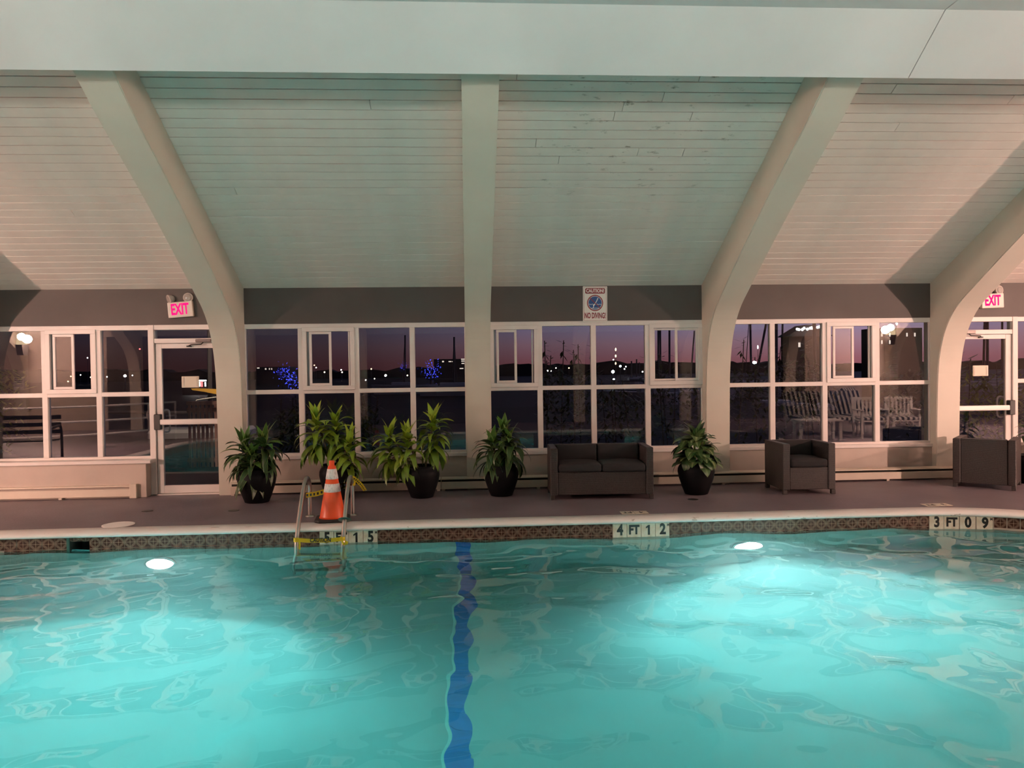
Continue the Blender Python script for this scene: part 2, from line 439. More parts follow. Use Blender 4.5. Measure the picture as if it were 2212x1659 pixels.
# coping: bullnose swept round the outline
prof = [(.21, -.08), (.21, .0035), (.05, .006), (0, .004), (-.030, -.004), (-.048, -.018), (-.052, -.032), (-.040, -.048), (-.012, -.055), (.03, -.056)]
bm = B(); rings = []
for n, z in prof:
    rings.append([bm.verts.new((x, y, z)) for x, y in outline(n, 18)])
for a, b in zip(rings, rings[1:]):
    for i in range(len(a)):
        bm.faces.new((a[i], a[(i+1) % len(a)], b[(i+1) % len(b)], b[i]))
struct('trim_1', bm, M['coping'], None, 'white painted bullnose coping round the pool edge, paint flaking', 'coping', smooth=True)

# basin
bm = B()
top = [bm.verts.new((x, y, -.30)) for x, y in outline(0)]
bot = [bm.verts.new((x, y, zfloor(x))) for x, y in outline(0)]
for i in range(len(top)):
    j = (i+1) % len(top); bm.faces.new((top[i], top[j], bot[j], bot[i]))
bm.faces.new(bot)
basin = struct('pool_basin', bm, M['plaster'], None, 'pale plastered pool basin sloping from shallow right to deep left', 'pool')

# waterline wall with its tiles, markers and skimmer
pw = structroot('pool_wall', 'brown star patterned tile band with white depth markers at the waterline', 'pool wall', (0, PY1, 0))
def Xat(px): return at(px, 1150, PY1).x
sk0, sk1 = Xat(146), Xat(193)
def strip(x0, x1):
    bm = B(); box(bm, x0, x1, PY1+.002, PY1+.05, -.31, -.05); return bm
bm = strip(-4.8, sk0)
box(bm, sk1, PX1-PR, PY1+.002, PY1+.05, -.31, -.05)
for cx, cy, a0 in ((PX1-PR, PY1-PR, 0), (PX0+PR, PY1-PR, 90), (PX0+PR, PY0+PR, 180), (PX1-PR, PY0+PR, 270)):
    for i in range(14):
        a, b = math.radians(a0+90*i/14), math.radians(a0+90*(i+1)/14)
        q = [(cx+r_*math.cos(t), cy+r_*math.sin(t)) for r_, t in ((PR+.002, a), (PR+.002, b), (PR+.05, b), (PR+.05, a))]
        prism(bm, q, 'z', -.31, -.05)
box(bm, PX0-.05, PX0-.002, PY0+PR, PY1-PR, -.31, -.05); box(bm, PX1+.002, PX1+.05, PY0+PR, PY1-PR, -.31, -.05)
box(bm, PX0+PR, PX1-PR, PY0-.05, PY0-.002, -.31, -.05)
o = obj('grout_bed', bm, M['grout'], pw); o.location = (0, -PY1, 0)
TW = 0.117
def tile_mesh(w, h, bev=.003):
    bm = bx(-w/2, w/2, -.008, .012, -h/2, h/2, bev); me = bpy.data.meshes.new('tile'); bm.to_mesh(me); bm.free(); return me
tme = tile_mesh(TW-.002, TW-.002); tme.materials.append(M['tile'])
groups = [(690, 815.7, ('5', 'FT', '1', '5')), (1323, 1446, ('4', 'FT', '1', '2')), (2006, 2125, ('3', 'FT', '0', '9'))]
gx = [(Xat(a), Xat(b), t) for a, b, t in groups]
stops = []; x = -4.8
edges_ = [(-4.8, sk0)] + [(sk1, gx[0][0]), (gx[0][1], gx[1][0]), (gx[1][1], gx[2][0])]
rows = (-.055-TW/2, -.056-TW*1.5)
def follow(x):
    d = x-(PX1-PR)
    if d <= 0: return PY1, 0.0
    a = math.asin(min(.98, d/PR)); return PY1-PR+PR*math.cos(a), -a
def put_tile(x, y, z, rz=0, me=tme, name='tile'):
    if y == PY1 and rz == 0:
        y, rz = follow(x)
    return obj(name, me, None, pw, loc=(x, y-PY1, z), rot=(R.uniform(-.006, .006), 0, rz+R.uniform(-.004, .004)))
for a, b in edges_:
    n = max(1, round((b-a)/TW)); st = (b-a)/n
    for i in range(n):
        for z in rows:
            o = put_tile(a+st*(i+.5), PY1, z); o.scale.x = st/TW
cache = {}
for x0, x1, words in gx:
    w = (x1-x0)/4
    for i, s in enumerate(words):
        key = round(w, 4)
        if key not in cache:
            cache[key] = tile_mesh(w-.004, .152); cache[key].materials.append(M['wtile'])
        tl = put_tile(x0+w*(i+.5), PY1, -.131, 0, cache[key]); tl['label'] = 'white marker tile reading ' + s
        if s == '1': obj('lettering', prism(B(), [(-.004, -.052), (.018, -.052), (.018, .056), (.002, .056), (-.026, .036), (-.026, .018), (-.004, .030)], 'y', -.0095, -.008), M['black'], tl)
        else: text_obj('lettering', s, .158 if s != 'FT' else .135, M['black'], tl, (.004 if s != 'FT' else 0, -.0085, .003), offset=.0065, sx=.82 if s != 'FT' else .80)
        if i == 3:
            text_obj('lettering', 'M', .04, M['black'], tl, (w/2-.016, -.0085, .05), offset=.0008, sx=.8)
# rounded corners and the deep end keep the same tiles
def arc_tiles(cx, cy, a0, a1):
    n = int(PR*math.radians(abs(a1-a0))/TW)
    for i in range(n):
        a = math.radians(a0 + (a1-a0)*(i+.5)/n)
        for z in rows[:1]:
            put_tile(cx+PR*math.cos(a), cy+PR*math.sin(a), z, a-PI/2)
xs = gx[2][1]
n = 0
a_start = math.degrees(math.acos(max(-1, min(1, (xs-(PX1-PR))/PR)))) if xs > PX1-PR else 90
arc_tiles(PX1-PR, PY1-PR, a_start, 25)
arc_tiles(PX0+PR, PY1-PR, 90, 150)
# skimmer mouth: a recess with a thin divider post and a half hidden head tile
bm = B(); w0, w1 = sk0+.004, sk1-.004
box(bm, w0, w1, PY1+.30, PY1+.32, -.31, -.05); box(bm, w0, w1, PY1+.0, PY1+.30, -.33, -.31); box(bm, w0, w1, PY1+.01, PY1+.30, -.056, -.05)
box(bm, w0-.01, w0, PY1+.005, PY1+.3, -.31, -.05); box(bm, w1, w1+.01, PY1+.005, PY1+.3, -.31, -.05)
o = obj('skimmer_mouth', bm, M['dark'], pw); o.location = (0, -PY1, 0)
o = obj('divider', bx(w0-.012, w0+.010, PY1-.012, PY1+.01, -.30, -.055), M['ring'], pw); o.location = (0, -PY1, 0); o['label'] = 'pale green divider at the skimmer mouth'
o = put_tile((w0+w1)/2-.06, PY1+.03, -.075); o.scale = (1.0, 1, .45)
o = put_tile((w0+w1)/2+.06, PY1+.03, -.075); o.scale = (1.0, 1, .45)

# blue lane line on wall and floor, tile by tile
ll = structroot('lane_line', 'dark blue tile line running across the pool floor toward the camera', 'lane line', (-.06, PY1, 0))
lm = bx(-.078, .078, -.074, .074, -.004, .004, .002); lme = bpy.data.meshes.new('tile'); lm.to_mesh(lme); lm.free(); lme.materials.append(M['lane'])
em = bx(-.012, .012, -.074, .074, -.004, .002); eme = bpy.data.meshes.new('tile'); em.to_mesh(eme); em.free(); eme.materials.append(M['lane_edge'])
zf = zfloor(-.06)
y = PY1-.08
while y > PY0+.5:
    obj('tile', lme, None, ll, loc=(0, y-PY1, zf+.004)); y -= .15
for i in range(8):
    obj('tile', lme, None, ll, loc=(0, -.004, -.36-.15*i), rot=(PI/2, 0, 0))
bm = B()
for s in (-1, 1): box(bm, s*.092-.012, s*.092+.012, PY0+.5-PY1, -.002, zf, zf+.005)
obj('border', bm, M['lane_edge'], ll)

# water: a body with a waved surface
def waves():
    rw = random.Random(11); out = []
    for n, l0, l1, slope in ((14, .6, 1.8, .021), (18, .26, .6, .011), (12, .15, .26, .007)):
        for i in range(n):
            lam = l0*(l1/l0)**rw.random()
            a = rw.gauss(PI/2, .8) if l0 > .5 else rw.uniform(0, 2*PI)
            k = 2*PI/lam
            out.append((k*math.cos(a), k*math.sin(a), rw.uniform(0, 2*PI), slope/k))
    return out
WV = waves()
def zwater(x, y):
    return WZ + sum(A*math.sin(kx*x+ky*y+p) for kx, ky, p, A in WV)
dx = .032
nx, ny = int((PX1-PX0+.04)/dx), int((PY1-PY0+.04)/dx)
import numpy as np
gx_ = np.linspace(PX0-.02, PX1+.02, nx+1); gy_ = np.linspace(PY0-.02, PY1+.02, ny+1)
XX, YY = np.meshgrid(gx_, gy_)
ZZ = np.full_like(XX, WZ)
for kx, ky, p, A in WV: ZZ += A*np.sin(kx*XX+ky*YY+p)
V = np.stack([XX.ravel(), YY.ravel(), ZZ.ravel()], 1).tolist()
F = []
W_ = nx+1
for j in range(ny):
    for i in range(nx):
        a = j*W_+i; F.append((a, a+1, a+W_+1, a+W_))
nb = len(V)
rim = [i for i in range(nx)] + [j*W_+nx for j in range(ny)] + [ny*W_+i for i in range(nx, 0, -1)] + [j*W_ for j in range(ny, 0, -1)]
for r_ in rim: V.append((V[r_][0], V[r_][1], zfloor(V[r_][0])-.05))
for i in range(len(rim)):
    j = (i+1) % len(rim); F.append((rim[i], nb+i, nb+j, rim[j]))
F.append(tuple(nb+i for i in range(len(rim)-1, -1, -1)))
me = bpy.data.meshes.new('pool_water'); me.from_pydata(V, [], F); me.update()
me.polygons.foreach_set('use_smooth', [i < nx*ny for i in range(len(me.polygons))])
me.materials.append(M['water'])
water = bpy.data.objects.new('pool_water', me); COL.objects.link(water)
tag(water, 'turquoise lit pool water with low ripples', 'water', None, 'structure')

# arches: laminated frames that rise off the deck and carry the roof
inner_ = [(10.53, 0), (10.525, .5), (10.51, 1.05), (10.49, 1.5), (10.44, 1.80), (10.35, 2.05), (10.21, 2.27), (10.02, 2.45), (9.76, 2.615), (9.43, 2.815), (9.0, 3.07), (8.45, 3.385), (7.9, 3.68), (7.35, 3.96), (6.86, 4.25), (6.0, 4.75), (5.2, 5.12), (MID/2, 5.30)]
outer_ = [(10.80, 0), (10.80, 2.74), (6.0, zroof(6.0)+.03), (MID/2, zroof(MID/2)+.03)]
inn = bez([(a, b, 0) for a, b in inner_], 3)
inn = [(p.x, p.y) for p in inn]
half = inn
poly = [(MID-y, z) for y, z in outer_] + [(y, z) for y, z in outer_[-2::-1]] + half + [(MID-y, z) for y, z in half[-2::-1]]
arch_where = {-4: 'far left end of the hall', -3: 'second frame from the left end wall', -2: 'just outside the left edge of the view', -1: 'between left exit door and the plants', 0: 'middle frame, seen face on', 1: 'beside the broad leaved plant', 2: 'behind the turned armchair', 3: 'just outside the right edge of the view', 4: 'far right end of the hall'}
bm = prism(B(), poly, 'x', 0, PW)
bmesh.ops.recalc_face_normals(bm, faces=bm.faces[:])
es = [e for e in bm.edges if abs(e.verts[0].co.x-e.verts[1].co.x) < 1e-6 and not e.is_boundary and len(e.link_faces) == 2 and abs(e.link_faces[0].normal.dot(e.link_faces[1].normal)) < .3]
bmesh.ops.bevel(bm, geom=es, offset=.008, segments=2, affect='EDGES')
ame = bpy.data.meshes.new('arch_beam'); bm.to_mesh(ame); bm.free(); ame.materials.append(M['arch'])
arches = {}
for k, x in POSTS.items():
    o = obj('arch_beam', ame, None, None, loc=(x, 0, 0)); arches[k] = o
    tag(o, 'cream curved arch frame, ' + arch_where[k], 'arch', None, 'structure')

# ceiling: boards one by one over the bays in view
ceil = structroot('ceiling', 'sloped white painted board ceiling between the arches with grey white ridge panels', 'ceiling')
GAP = .0062
pitch = .130
pcache = {}
def plank(x0, x1, row):
    L = round(x1-x0-.005, 3)
    up = row >= 15
    if (L, up) not in pcache:
        g = .0085 if up else .0055
        bm = bx(-L/2, L/2, -pitch/2+g/2, pitch/2-g/2, -.02, 0, .0015 if up else .003)
        m_ = bpy.data.meshes.new('plank'); bm.to_mesh(m_); bm.free(); m_.materials.append(M['plank']); pcache[(L, up)] = m_
    s = (row+.5)*pitch
    y = YW - s*math.cos(ANG); z = ZE + s*math.sin(ANG)
    j = R.uniform(-.0012, .0012)
    o = obj('plank', pcache[(L, up)], None, ceil, loc=((x0+x1)/2, y+j*math.sin(ANG), z+j), rot=(PI-ANG+R.uniform(-.004, .004), 0, 0))
    return o
joints = {0: {33: [2.05], 31: [1.25, 1.95, 2.1], 29: [.52, 1.15, 2.75], 28: [.53, 2.3], 26: [2.0], 25: [1.62], 24: [1.55, 2.35], 21: [.78], 20: [1.9, 2.4], 19: [1.05]},
          1: {31: [4.35], 27: [4.3], 26: [5.6], 23: [4.6]}, -1: {15: [-2.55], 25: [-.9], 29: [-1.6]}, -2: {33: [-4.9], 12: [-4.5]}, 2: {}}
for k in (-2, -1, 0, 1, 2):
    a, b = POSTS[k]+PW-.01, POSTS[k+1]+.01
    for row in range(35):
        c = [a]+joints[k].get(row, [])+[b]
        for p, q in zip(c, c[1:]): plank(p, q, row)
def slope_quad(bm, x0, x1, mirrored, off=0.0):
    ys = (YW+.1, 4.19)
    v = [(x, (MID-y) if mirrored else y, zroof(y)+off) for x, y in ((x0, ys[0]), (x1, ys[0]), (x1, ys[1]), (x0, ys[1]))]
    bm.faces.new([bm.verts.new(p) for p in v])
bm = B(); slope_quad(bm, XL, XR, False, .030)
obj('underlay', bm, M['roof'], ceil)
bm = B()
slope_quad(bm, XL, POSTS[-2]+.1, False); slope_quad(bm, POSTS[3]+.1, XR, False); slope_quad(bm, XL, XR, True)
obj('ceiling_slope', bm, M['plank'], ceil)
pp = [(6.63, 4.165), (6.10, 4.52), (MID-6.10, 4.52), (MID-6.63, 4.165), (MID-6.63, 4.195), (MID-6.09, 4.55), (6.09, 4.55), (6.63, 4.195)]
for x0, x1 in ((XL, -4.25), (-4.245, 3.944), (3.952, 12.0), (12.006, XR)):
    obj('ridge_panel', prism(B(), pp, 'x', x0, x1), M['panel'], ceil)

# window wall
bm = B()
box(bm, XL, XR, YW-.008, YW+.22, 2.302, ZE+.02)                            # taupe band
wb = struct('wall_back', bm, M['band'], None, 'taupe painted band of wall above the windows', 'wall')
bm = B()
box(bm, POSTS[-1]+.1, POSTS[2]+.2, YW-.04, YW+.2, 0, .458)
box(bm, XL, -4.262, YW-.17, YW+.2, 0, .458, .006)
box(bm, 7.955, XR, YW-.17, YW+.2, 0, .458, .006)
box(bm, XL, POSTS[-2]+.05, YW, YW+.2, .458, 2.31); box(bm, POSTS[3]+.25, XR, YW, YW+.2, .458, 2.31)
for k in (-1, 0, 1, 2): box(bm, POSTS[k]+.03, POSTS[k]+PW-.03, YW-.005, YW+.2, 0, 2.4)
obj('knee_wall', bm, M['wall'], wb)
# other walls
struct('wall_left', bx(XL-.2, XL, YN-.3, YW+.3, 0, 6.2), M['wall'], None, 'cream end wall at the left of the hall', 'wall')
struct('wall_right', bx(XR, XR+.2, YN-.3, YW+.3, 0, 6.2), M['wall'], None, 'cream end wall at the right of the hall', 'wall')
wf = struct('wall_front', bx(XL, -10.7, YN-.2, YN, 0, ZE+.1), M['wall'], None, 'wall behind the camera, cream at both ends and coloured dark between to look unlit', 'wall')
obj('wall_panel', bx(10.7, XR, YN-.2, YN, 0, ZE+.1), M['wall'], wf)
obj('dim_wall_panel', bx(-10.7, 10.7, YN-.2, YN, 0, ZE+.1), M['dimwall'], wf)

# windows
def pane(parent, x0, x1, z0, z1, y=YW+.04):
    return obj('pane', bx(x0, x1, y-.003, y+.003, z0, z1), M['glass'], parent)
Z0, Z1, ZM0, ZM1 = .50, 2.302, 1.345, 1.404
MW = .036
def slider(parent, x0, x1, z0, z1, left=True, glazed_both=False):
    """vinyl slider: outer frame, one sash with its pane, the other half open"""
    y0, y1 = YW-.022, YW+.06
    def ring(x0, x1, z0, z1, t, ya, yb, bev=.003):
        bm = B()
        box(bm, x0, x1, ya, yb, z1-t, z1, bev); box(bm, x0, x1, ya, yb, z0, z0+t, bev)
        box(bm, x0, x0+t, ya, yb, z0+t, z1-t, bev); box(bm, x1-t, x1, ya, yb, z0+t, z1-t, bev); return bm
    fr = obj('slider_frame', ring(x0, x1, z0, z1, .058, y0, y1), M['frame'], parent)
    i0, i1, j0, j1 = x0+.058, x1-.058, z0+.058, z1-.058
    m = (i0+i1)/2 + (.01 if left else -.01)
    a, b = (i0+.035, m+.03) if left else (m-.03, i1-.03)
    if glazed_both: a, b = m-.02, i1
    sash = obj('sash', ring(a, b, j0+.002, j1-.002, .034, YW-.008, YW+.018), M['frame'], parent)
    pane(sash, a+.034, b-.034, j0+.036, j1-.036, YW+.005)
    if glazed_both:
        s2 = obj('sash', ring(i0, m+.02, j0+.004, j1-.004, .026, YW+.022, YW+.05), M['frame'], parent)
        pane(s2, i0+.026, m-.006, j0+.03, j1-.03, YW+.036)
    else:
        obj('track', bx(i0, i0+.028, YW+.03, YW+.055, j0, j1) if left else bx(i1-.028, i1, YW+.03, YW+.055, j0, j1), M['frame_grey'], parent)
        bm = B()
        if left: box(bm, i1-.03, i1-.012, YW+.02, YW+.055, j0, j1)
        else: box(bm, i0+.012, i0+.03, YW+.02, YW+.055, j0, j1)
        obj('stop', bm, M['frame'], parent)
def window(n, xs, sl, label, sill=True, sy=YW-.06):
    w = structroot('window_%d' % n, label, 'window', ((xs[0]+xs[-1])/2, YW, Z0)); ox = w.location.copy()
    x0, x1 = xs[0], xs[-1]
    kids = []
    bm = B()
    box(bm, x0, x1, YW, YW+.08, 2.236, Z1, .003); box(bm, x0, x1, YW, YW+.08, Z0, Z0+.034, .003)
    box(bm, x0, x0+.03, YW, YW+.08, Z0+.034, 2.236, .003); box(bm, x1-.03, x1, YW, YW+.08, Z0+.034, 2.236, .003)
    obj('frame', bm, M['frame'], w)
    for c in xs[1:-1]: obj('mullion', bx(c-MW, c+MW, YW-.004, YW+.08, Z0+.03, 2.24, .004), M['frame'], w)
    obj('transom', bx(x0+.02, x1-.02, YW-.002, YW+.08, ZM0, ZM1, .004), M['frame'], w)
    for i in range(len(xs)-1):
        a = xs[i]+(.03 if i == 0 else MW); b = xs[i+1]-(.03 if i == len(xs)-2 else MW)
        pane(w, a, b, Z0+.034, ZM0)
        if i in sl: slider(w, a-.012, b+.012, ZM1-.012, 2.25, **sl[i])
        else: pane(w, a, b, ZM1, 2.236)
    if sill:
        obj('sill', bx(x0-.02, x1+.03, sy, YW+.02, .452, .502, .008), M['frame'], w)
    for ch in w.children: ch.location = ch.location - ox
    return w
window(1, [POSTS[-2]+PW-.02, -5.633, -4.928, -4.222], {1: {}}, 'white gridded window with open slider left of the left exit door', sy=YW-.20)
window(2, [POSTS[-1]+PW-.02, -2.244, -1.492, -.727, .02], {1: {}}, 'white gridded window behind the lime plants, slider in second column')
window(3, [PW-.02, 1.035, 1.789, 2.556, POSTS[1]+.02], {0: {}, 3: {'glazed_both': True}}, 'white gridded window behind the loveseat under the no diving sign')
window(4, [POSTS[1]+PW-.02, 4.346, 5.108, 5.876, POSTS[2]+.02], {2: {}}, 'white gridded window behind the front facing armchair')
window(5, [7.93, 8.62, 9.32, POSTS[3]+.02], {1: {}}, 'white gridded window right of the right exit door', sy=YW-.20)

def door(n, x0, x1, hinge_right, label, sx0, sx1):
    """x0 latch jamb .. x1 hinge jamb (may run right to left)"""
    s = 1 if x1 > x0 else -1
    d = structroot('door_%d' % n, label, 'door', ((x0+x1)/2, YW, 0)); ox = d.location.copy()
    def hb(a, b, *r, **k): return bx(min(a, b), max(a, b), *r, **k)
    bm = B()
    def add(a, b, *r): box(bm, min(a, b), max(a, b), *r)
    add(x0, x0+s*.075, YW-.03, YW+.10, 0, 2.302, .003); add(x1, x1-s*.06, YW-.03, YW+.10, 0, 2.302, .003)
    add(x0+s*.075, x1-s*.06, YW-.02, YW+.10, 2.236, 2.302, .003); add(x0+s*.075, x1-s*.06, YW-.02, YW+.10, 2.055, 2.118, .003)
    add(x0, x1, YW-.03, YW+.1, 0, .018, .002)
    obj('frame', bm, M['frame'], d)
    pane(d, min(x0+s*.075, x1-s*.06), max(x0+s*.075, x1-s*.06), 2.118, 2.236)
    l0, l1 = x0+s*.082, x1-s*.066
    bm = B()
    add(l0, l0+s*.082, YW+.0, YW+.05, .022, 2.05, .004); add(l1, l1-s*.082, YW+.0, YW+.05, .022, 2.05, .004)
    add(l0+s*.082, l1-s*.082, YW, YW+.05, .022, .128, .004); add(l0+s*.082, l1-s*.082, YW, YW+.05, 1.985, 2.05, .004)
    leaf = obj('leaf', bm, M['frame'], d)
    pane(leaf, min(l0+s*.082, l1-s*.082), max(l0+s*.082, l1-s*.082), .128, 1.985, YW+.025)
    pb = obj('push_bar', hb(l0+s*.05, l1-s*.04, YW-.075, YW-.03, .955, 1.03, bev=.014, seg=2), M['alu'], leaf)
    obj('latch', hb(l0-s*.01, l0+s*.075, YW-.08, YW+.0, .89, 1.10, bev=.008), M['blackplastic'], leaf)
    hx = l0+s*.13
    obj('pull_handle', tube(B(), bez([(hx-s*.07, YW+.055, 1.14), (hx-s*.02, YW+.09, 1.15), (hx, YW+.11, 1.10), (hx, YW+.11, .90), (hx-s*.02, YW+.09, .85), (hx-s*.07, YW+.055, .86)], 5), .013, 8), M['alu'], leaf)
    cx = l1-s*.24
    c = obj('door_closer', hb(cx-.10, cx+.10, YW-.065, YW-.022, 2.062, 2.105, bev=.006), M['closer'], d)
    bm = B(); tube(bm, [(cx, YW-.05, 2.06), (cx-s*.03, YW-.05, 2.035), (cx-s*.16, YW-.06, 2.03), (cx-s*.20, YW-.03, 2.015)], .008, 6); box(bm, cx-s*.20-.03, cx-s*.20+.03, YW-.03, YW-.001, 2.0, 2.02)
    obj('closer_arm', bm, M['blackplastic'], d)
    pl = obj('paper_notice', bx(sx0, sx1, YW-.002, YW+.012, 1.452, 1.605, .006, 2), M['paper'], leaf)
    bm = B()
    for t in (sx0+.012, sx1-.034):
        box(bm, t, t+.022, YW-.006, YW-.002, 1.465, 1.592)
    obj('holder_clip', bm, M['heater'], pl)
    for ch in d.children: ch.location = ch.location - ox
    return d
door(1, -4.262, -3.22, True, 'white framed glass exit door at left under the crooked exit sign', -3.84, -3.61)
door(2, 7.955, 6.90, False, 'white framed glass exit door at right behind the turned armchair', 7.30, 7.53)

# ------------------------------------------------------------------ lamps of the hall, and fill lamps added out of view
def pool_light(x, z, label, k=1.0):
    t = thing('pool_light', label, 'pool light', (x, PY1, z))
    bm = B(); lathe(bm, [(.155, 0), (.175, .004), (.175, .022), (.150, .028), (.150, .014)], 28, cap=False)
    bm.transform(Matrix.Rotation(PI/2, 4, 'X')); obj('rim', bm, M['chrome'], t)
    bm = B(); lathe(bm, [(.0, .022), (.08, .021), (.150, .012)], 28, cap=False); bm.transform(Matrix.Rotation(PI/2, 4, 'X'))
    obj('lens', bm, M['poollens'], t)
    l = bpy.data.lights.new('pool_lamp', 'SPOT'); l.energy = POOL_POWER*k; l.color = POOL_COL; l.spot_size = math.radians(128); l.spot_blend = .95; l.shadow_soft_size = .05
    lo = bpy.data.objects.new('pool_lamp', l); COL.objects.link(lo); lo.parent = t
    lo.location = (0, -.06, 0); lo.rotation_euler = (-PI/2, 0, 0)
    return lo
lampL = pool_light(-3.2, -.80, 'bright underwater pool light below the left star tiles, left of the ladder')
lampR = pool_light(3.055, -.80, 'bright underwater pool light right of the 4 FT marker', .85)
def sconce(k, aim, label):
    s = 1 if k < 0 else -1
    x = POSTS[k]+(PW if k < 0 else 0); y = -1.85
    t = thing('wall_sconce', label, 'sconce', (x, y, 2.36))
    bm = B(); prism(bm, [(-.19, .20), (.19, .20), (.11, -.10), (-.11, -.10)], 'x', 0 if s > 0 else -.18, .18 if s > 0 else 0)
    obj('housing', bm, M['sconcebody'], t)
    obj('glow', prism(B(), [(-.17, .203), (.17, .203), (.12, .50), (-.12, .50)], 'x', min(s*.01, s*.14), max(s*.01, s*.14)), M['sconce'], t)
    l = bpy.data.lights.new('sconce_lamp', 'SPOT'); l.energy = SCONCE_POWER; l.color = WARM; l.spot_size = math.radians(92); l.spot_blend = .6; l.shadow_soft_size = .10
    lo = bpy.data.objects.new('sconce_lamp', l); COL.objects.link(lo); lo.parent = t; lo.location = (s*.24, .30, .42)
    d = Vector(aim) - Vector((x+s*.24, y+.30, 2.78)); lo.rotation_euler = d.to_track_quat('-Z', 'Y').to_euler()
    l2 = bpy.data.lights.new('sconce_bulb', 'POINT'); l2.energy = BULB_POWER; l2.color = WARM; l2.shadow_soft_size = .12
    o2 = bpy.data.objects.new('sconce_bulb', l2); COL.objects.link(o2); o2.parent = t; o2.location = (s*.30, .12, .36)
sconce(-4, (-13.0, 9.0, 2.9), 'dark wall sconce with warm glow on the far left frame behind the camera')
sconce(4, (13.2, 9.0, 2.9), 'dark wall sconce with warm glow on the far right frame behind the camera')

def end_fill(x, s, label):  # end wall fixture added out of view as soft warm fill
    t = thing('fill_wall_light', label, 'fill light', (x, 4.2, 3.7))
    obj('housing', bx(min(0, s*.10), max(0, s*.10), -1.3, 1.3, -.16, .16, .02), M['sconcebody'], t)
    obj('diffuser', bx(min(s*.08, s*.125), max(s*.08, s*.125), -1.25, 1.25, -.13, .13, .01), M['diffuser'], t)
    l = bpy.data.lights.new('end_fill_lamp', 'AREA'); l.shape = 'RECTANGLE'; l.size = 2.5; l.size_y = .26; l.energy = END_FILL_POWER; l.color = WARM
    lo = bpy.data.objects.new('end_fill_lamp', l); COL.objects.link(lo); lo.parent = t; lo.location = (s*.14, 0, 0)
    lo.rotation_euler = (PI/2, 0, -s*PI/2)
end_fill(XL, 1, 'long warm fill light added on the left end wall')
end_fill(XR, -1, 'long warm fill light added on the right end wall')

def fill_uplight(k, label):  # fixture added behind the camera to brighten the ceiling
    x = POSTS[k]+PW/2; y = -.36
    t = thing('fill_uplight', label, 'fill_uplight', (x, y, 3.42))
    obj('housing', prism(B(), [(-.09, -.02), (.09, -.02), (.12, .10), (-.12, .10)], 'y', -.12, .06), M['sconcebody'], t)
    obj('lamp_tube', bx(-.10, .10, -.10, .04, .095, .108), M['filltube'], t)
    l = bpy.data.lights.new('fill_uplight_lamp', 'SPOT'); l.energy = UP_FILL_POWER; l.color = (.95, 1.0, .90); l.spot_size = math.radians(84); l.spot_blend = .8; l.shadow_soft_size = .25
    lo = bpy.data.objects.new('fill_uplight_lamp', l); COL.objects.link(lo); lo.parent = t; lo.location = (0, .10, .16)
    lo.rotation_euler = Vector((0, 9.0, 4.6)).to_track_quat('-Z', 'Y').to_euler()
for k, w_ in zip((-3, -2, -1, 0, 1, 2, 3), ('third frame left of', 'second frame left of', 'first frame left of', 'middle frame behind', 'first frame right of', 'second frame right of', 'third frame right of')):
    fill_uplight(k, 'unseen fill lamp added on the ' + w_ + ' the camera')

def fill_downlight(x, y, label):  # lamp added out of view to brighten what the windows mirror
    t = thing('fill_downlight', label, 'fill_downlight', (x, y, 4.40))
    obj('can', lathe(B(), [(.10, .13), (.11, .0), (.14, -.01), (.10, -.012), (.085, .05)], 20, cap=False), M['sconcebody'], t)
    obj('lens', disc(B(), .088, 20, (0, 0, .04)), M['diffuser'], t)
    l = bpy.data.lights.new('fill_downlight_lamp', 'SPOT'); l.energy = DOWN_FILL_POWER; l.color = WARM; l.spot_size = math.radians(70); l.spot_blend = .8; l.shadow_soft_size = .08
    lo = bpy.data.objects.new('fill_downlight_lamp', l); COL.objects.link(lo); lo.parent = t; lo.location = (0, 0, -.02)
fill_downlight(9.3, 6.1, 'unseen fill lamp added over the loungers on the right end deck')
fill_downlight(-8.6, 4.6, 'unseen fill lamp added over the bench on the left end deck')

# ------------------------------------------------------------------ baseboard heaters
def heater(x0, x1, yf, label, cap=False):
    t = thing('baseboard_heater', label, 'heater', ((x0+x1)/2, yf+.04, 0), group=None); L = (x1-x0)/2
    obj('back_plate', bx(-L, L, .02, .055, .035, .172, .004), M['dark'], t)  # plate coloured dark to stand for shade inside the hood slot
    obj('hood', prism(B(), [(-.036, .153), (.05, .172), (.05, .182), (-.032, .166)], 'x', -L, L), M['heater'], t)
    obj('front_panel', bx(-L, L, -.042, -.032, .024, .124, .003), M['heater'], t)
    bm = B(); n = 40
    tube(bm, [(-L+.01, -.005, .09), (L-.01, -.005, .09)], .012, 6)
    obj('element', bm, M['dark'], t)
    n = max(2, int((x1-x0)/1.2))
    for i in range(n+1):
        x = -L+.03+(2*L-.06)*i/n; obj('bracket', bx(x-.02, x+.02, -.034, .03, .0, .05), M['heater'], t)
    if cap:
        for s in (-1, 1): obj('end_cap', bx(s*L-.045, s*L+.045, -.046, .05, .0, .186, .004), M['heater'], t)
    return t
heater(-6.30, -4.42, 10.46-.01, 'cream baseboard heater under the window left of the left exit door', True)
heater(-3.16, -.36, 10.46, 'cream baseboard heater behind the pots at the left')
heater(-.35, 2.30, 10.46, 'cream baseboard heater behind the loveseat')
heater(2.31, 4.80, 10.46, 'cream baseboard heater behind the broad leaved plant')
heater(4.81, 7.02, 10.46, 'cream baseboard heater between the two armchairs')

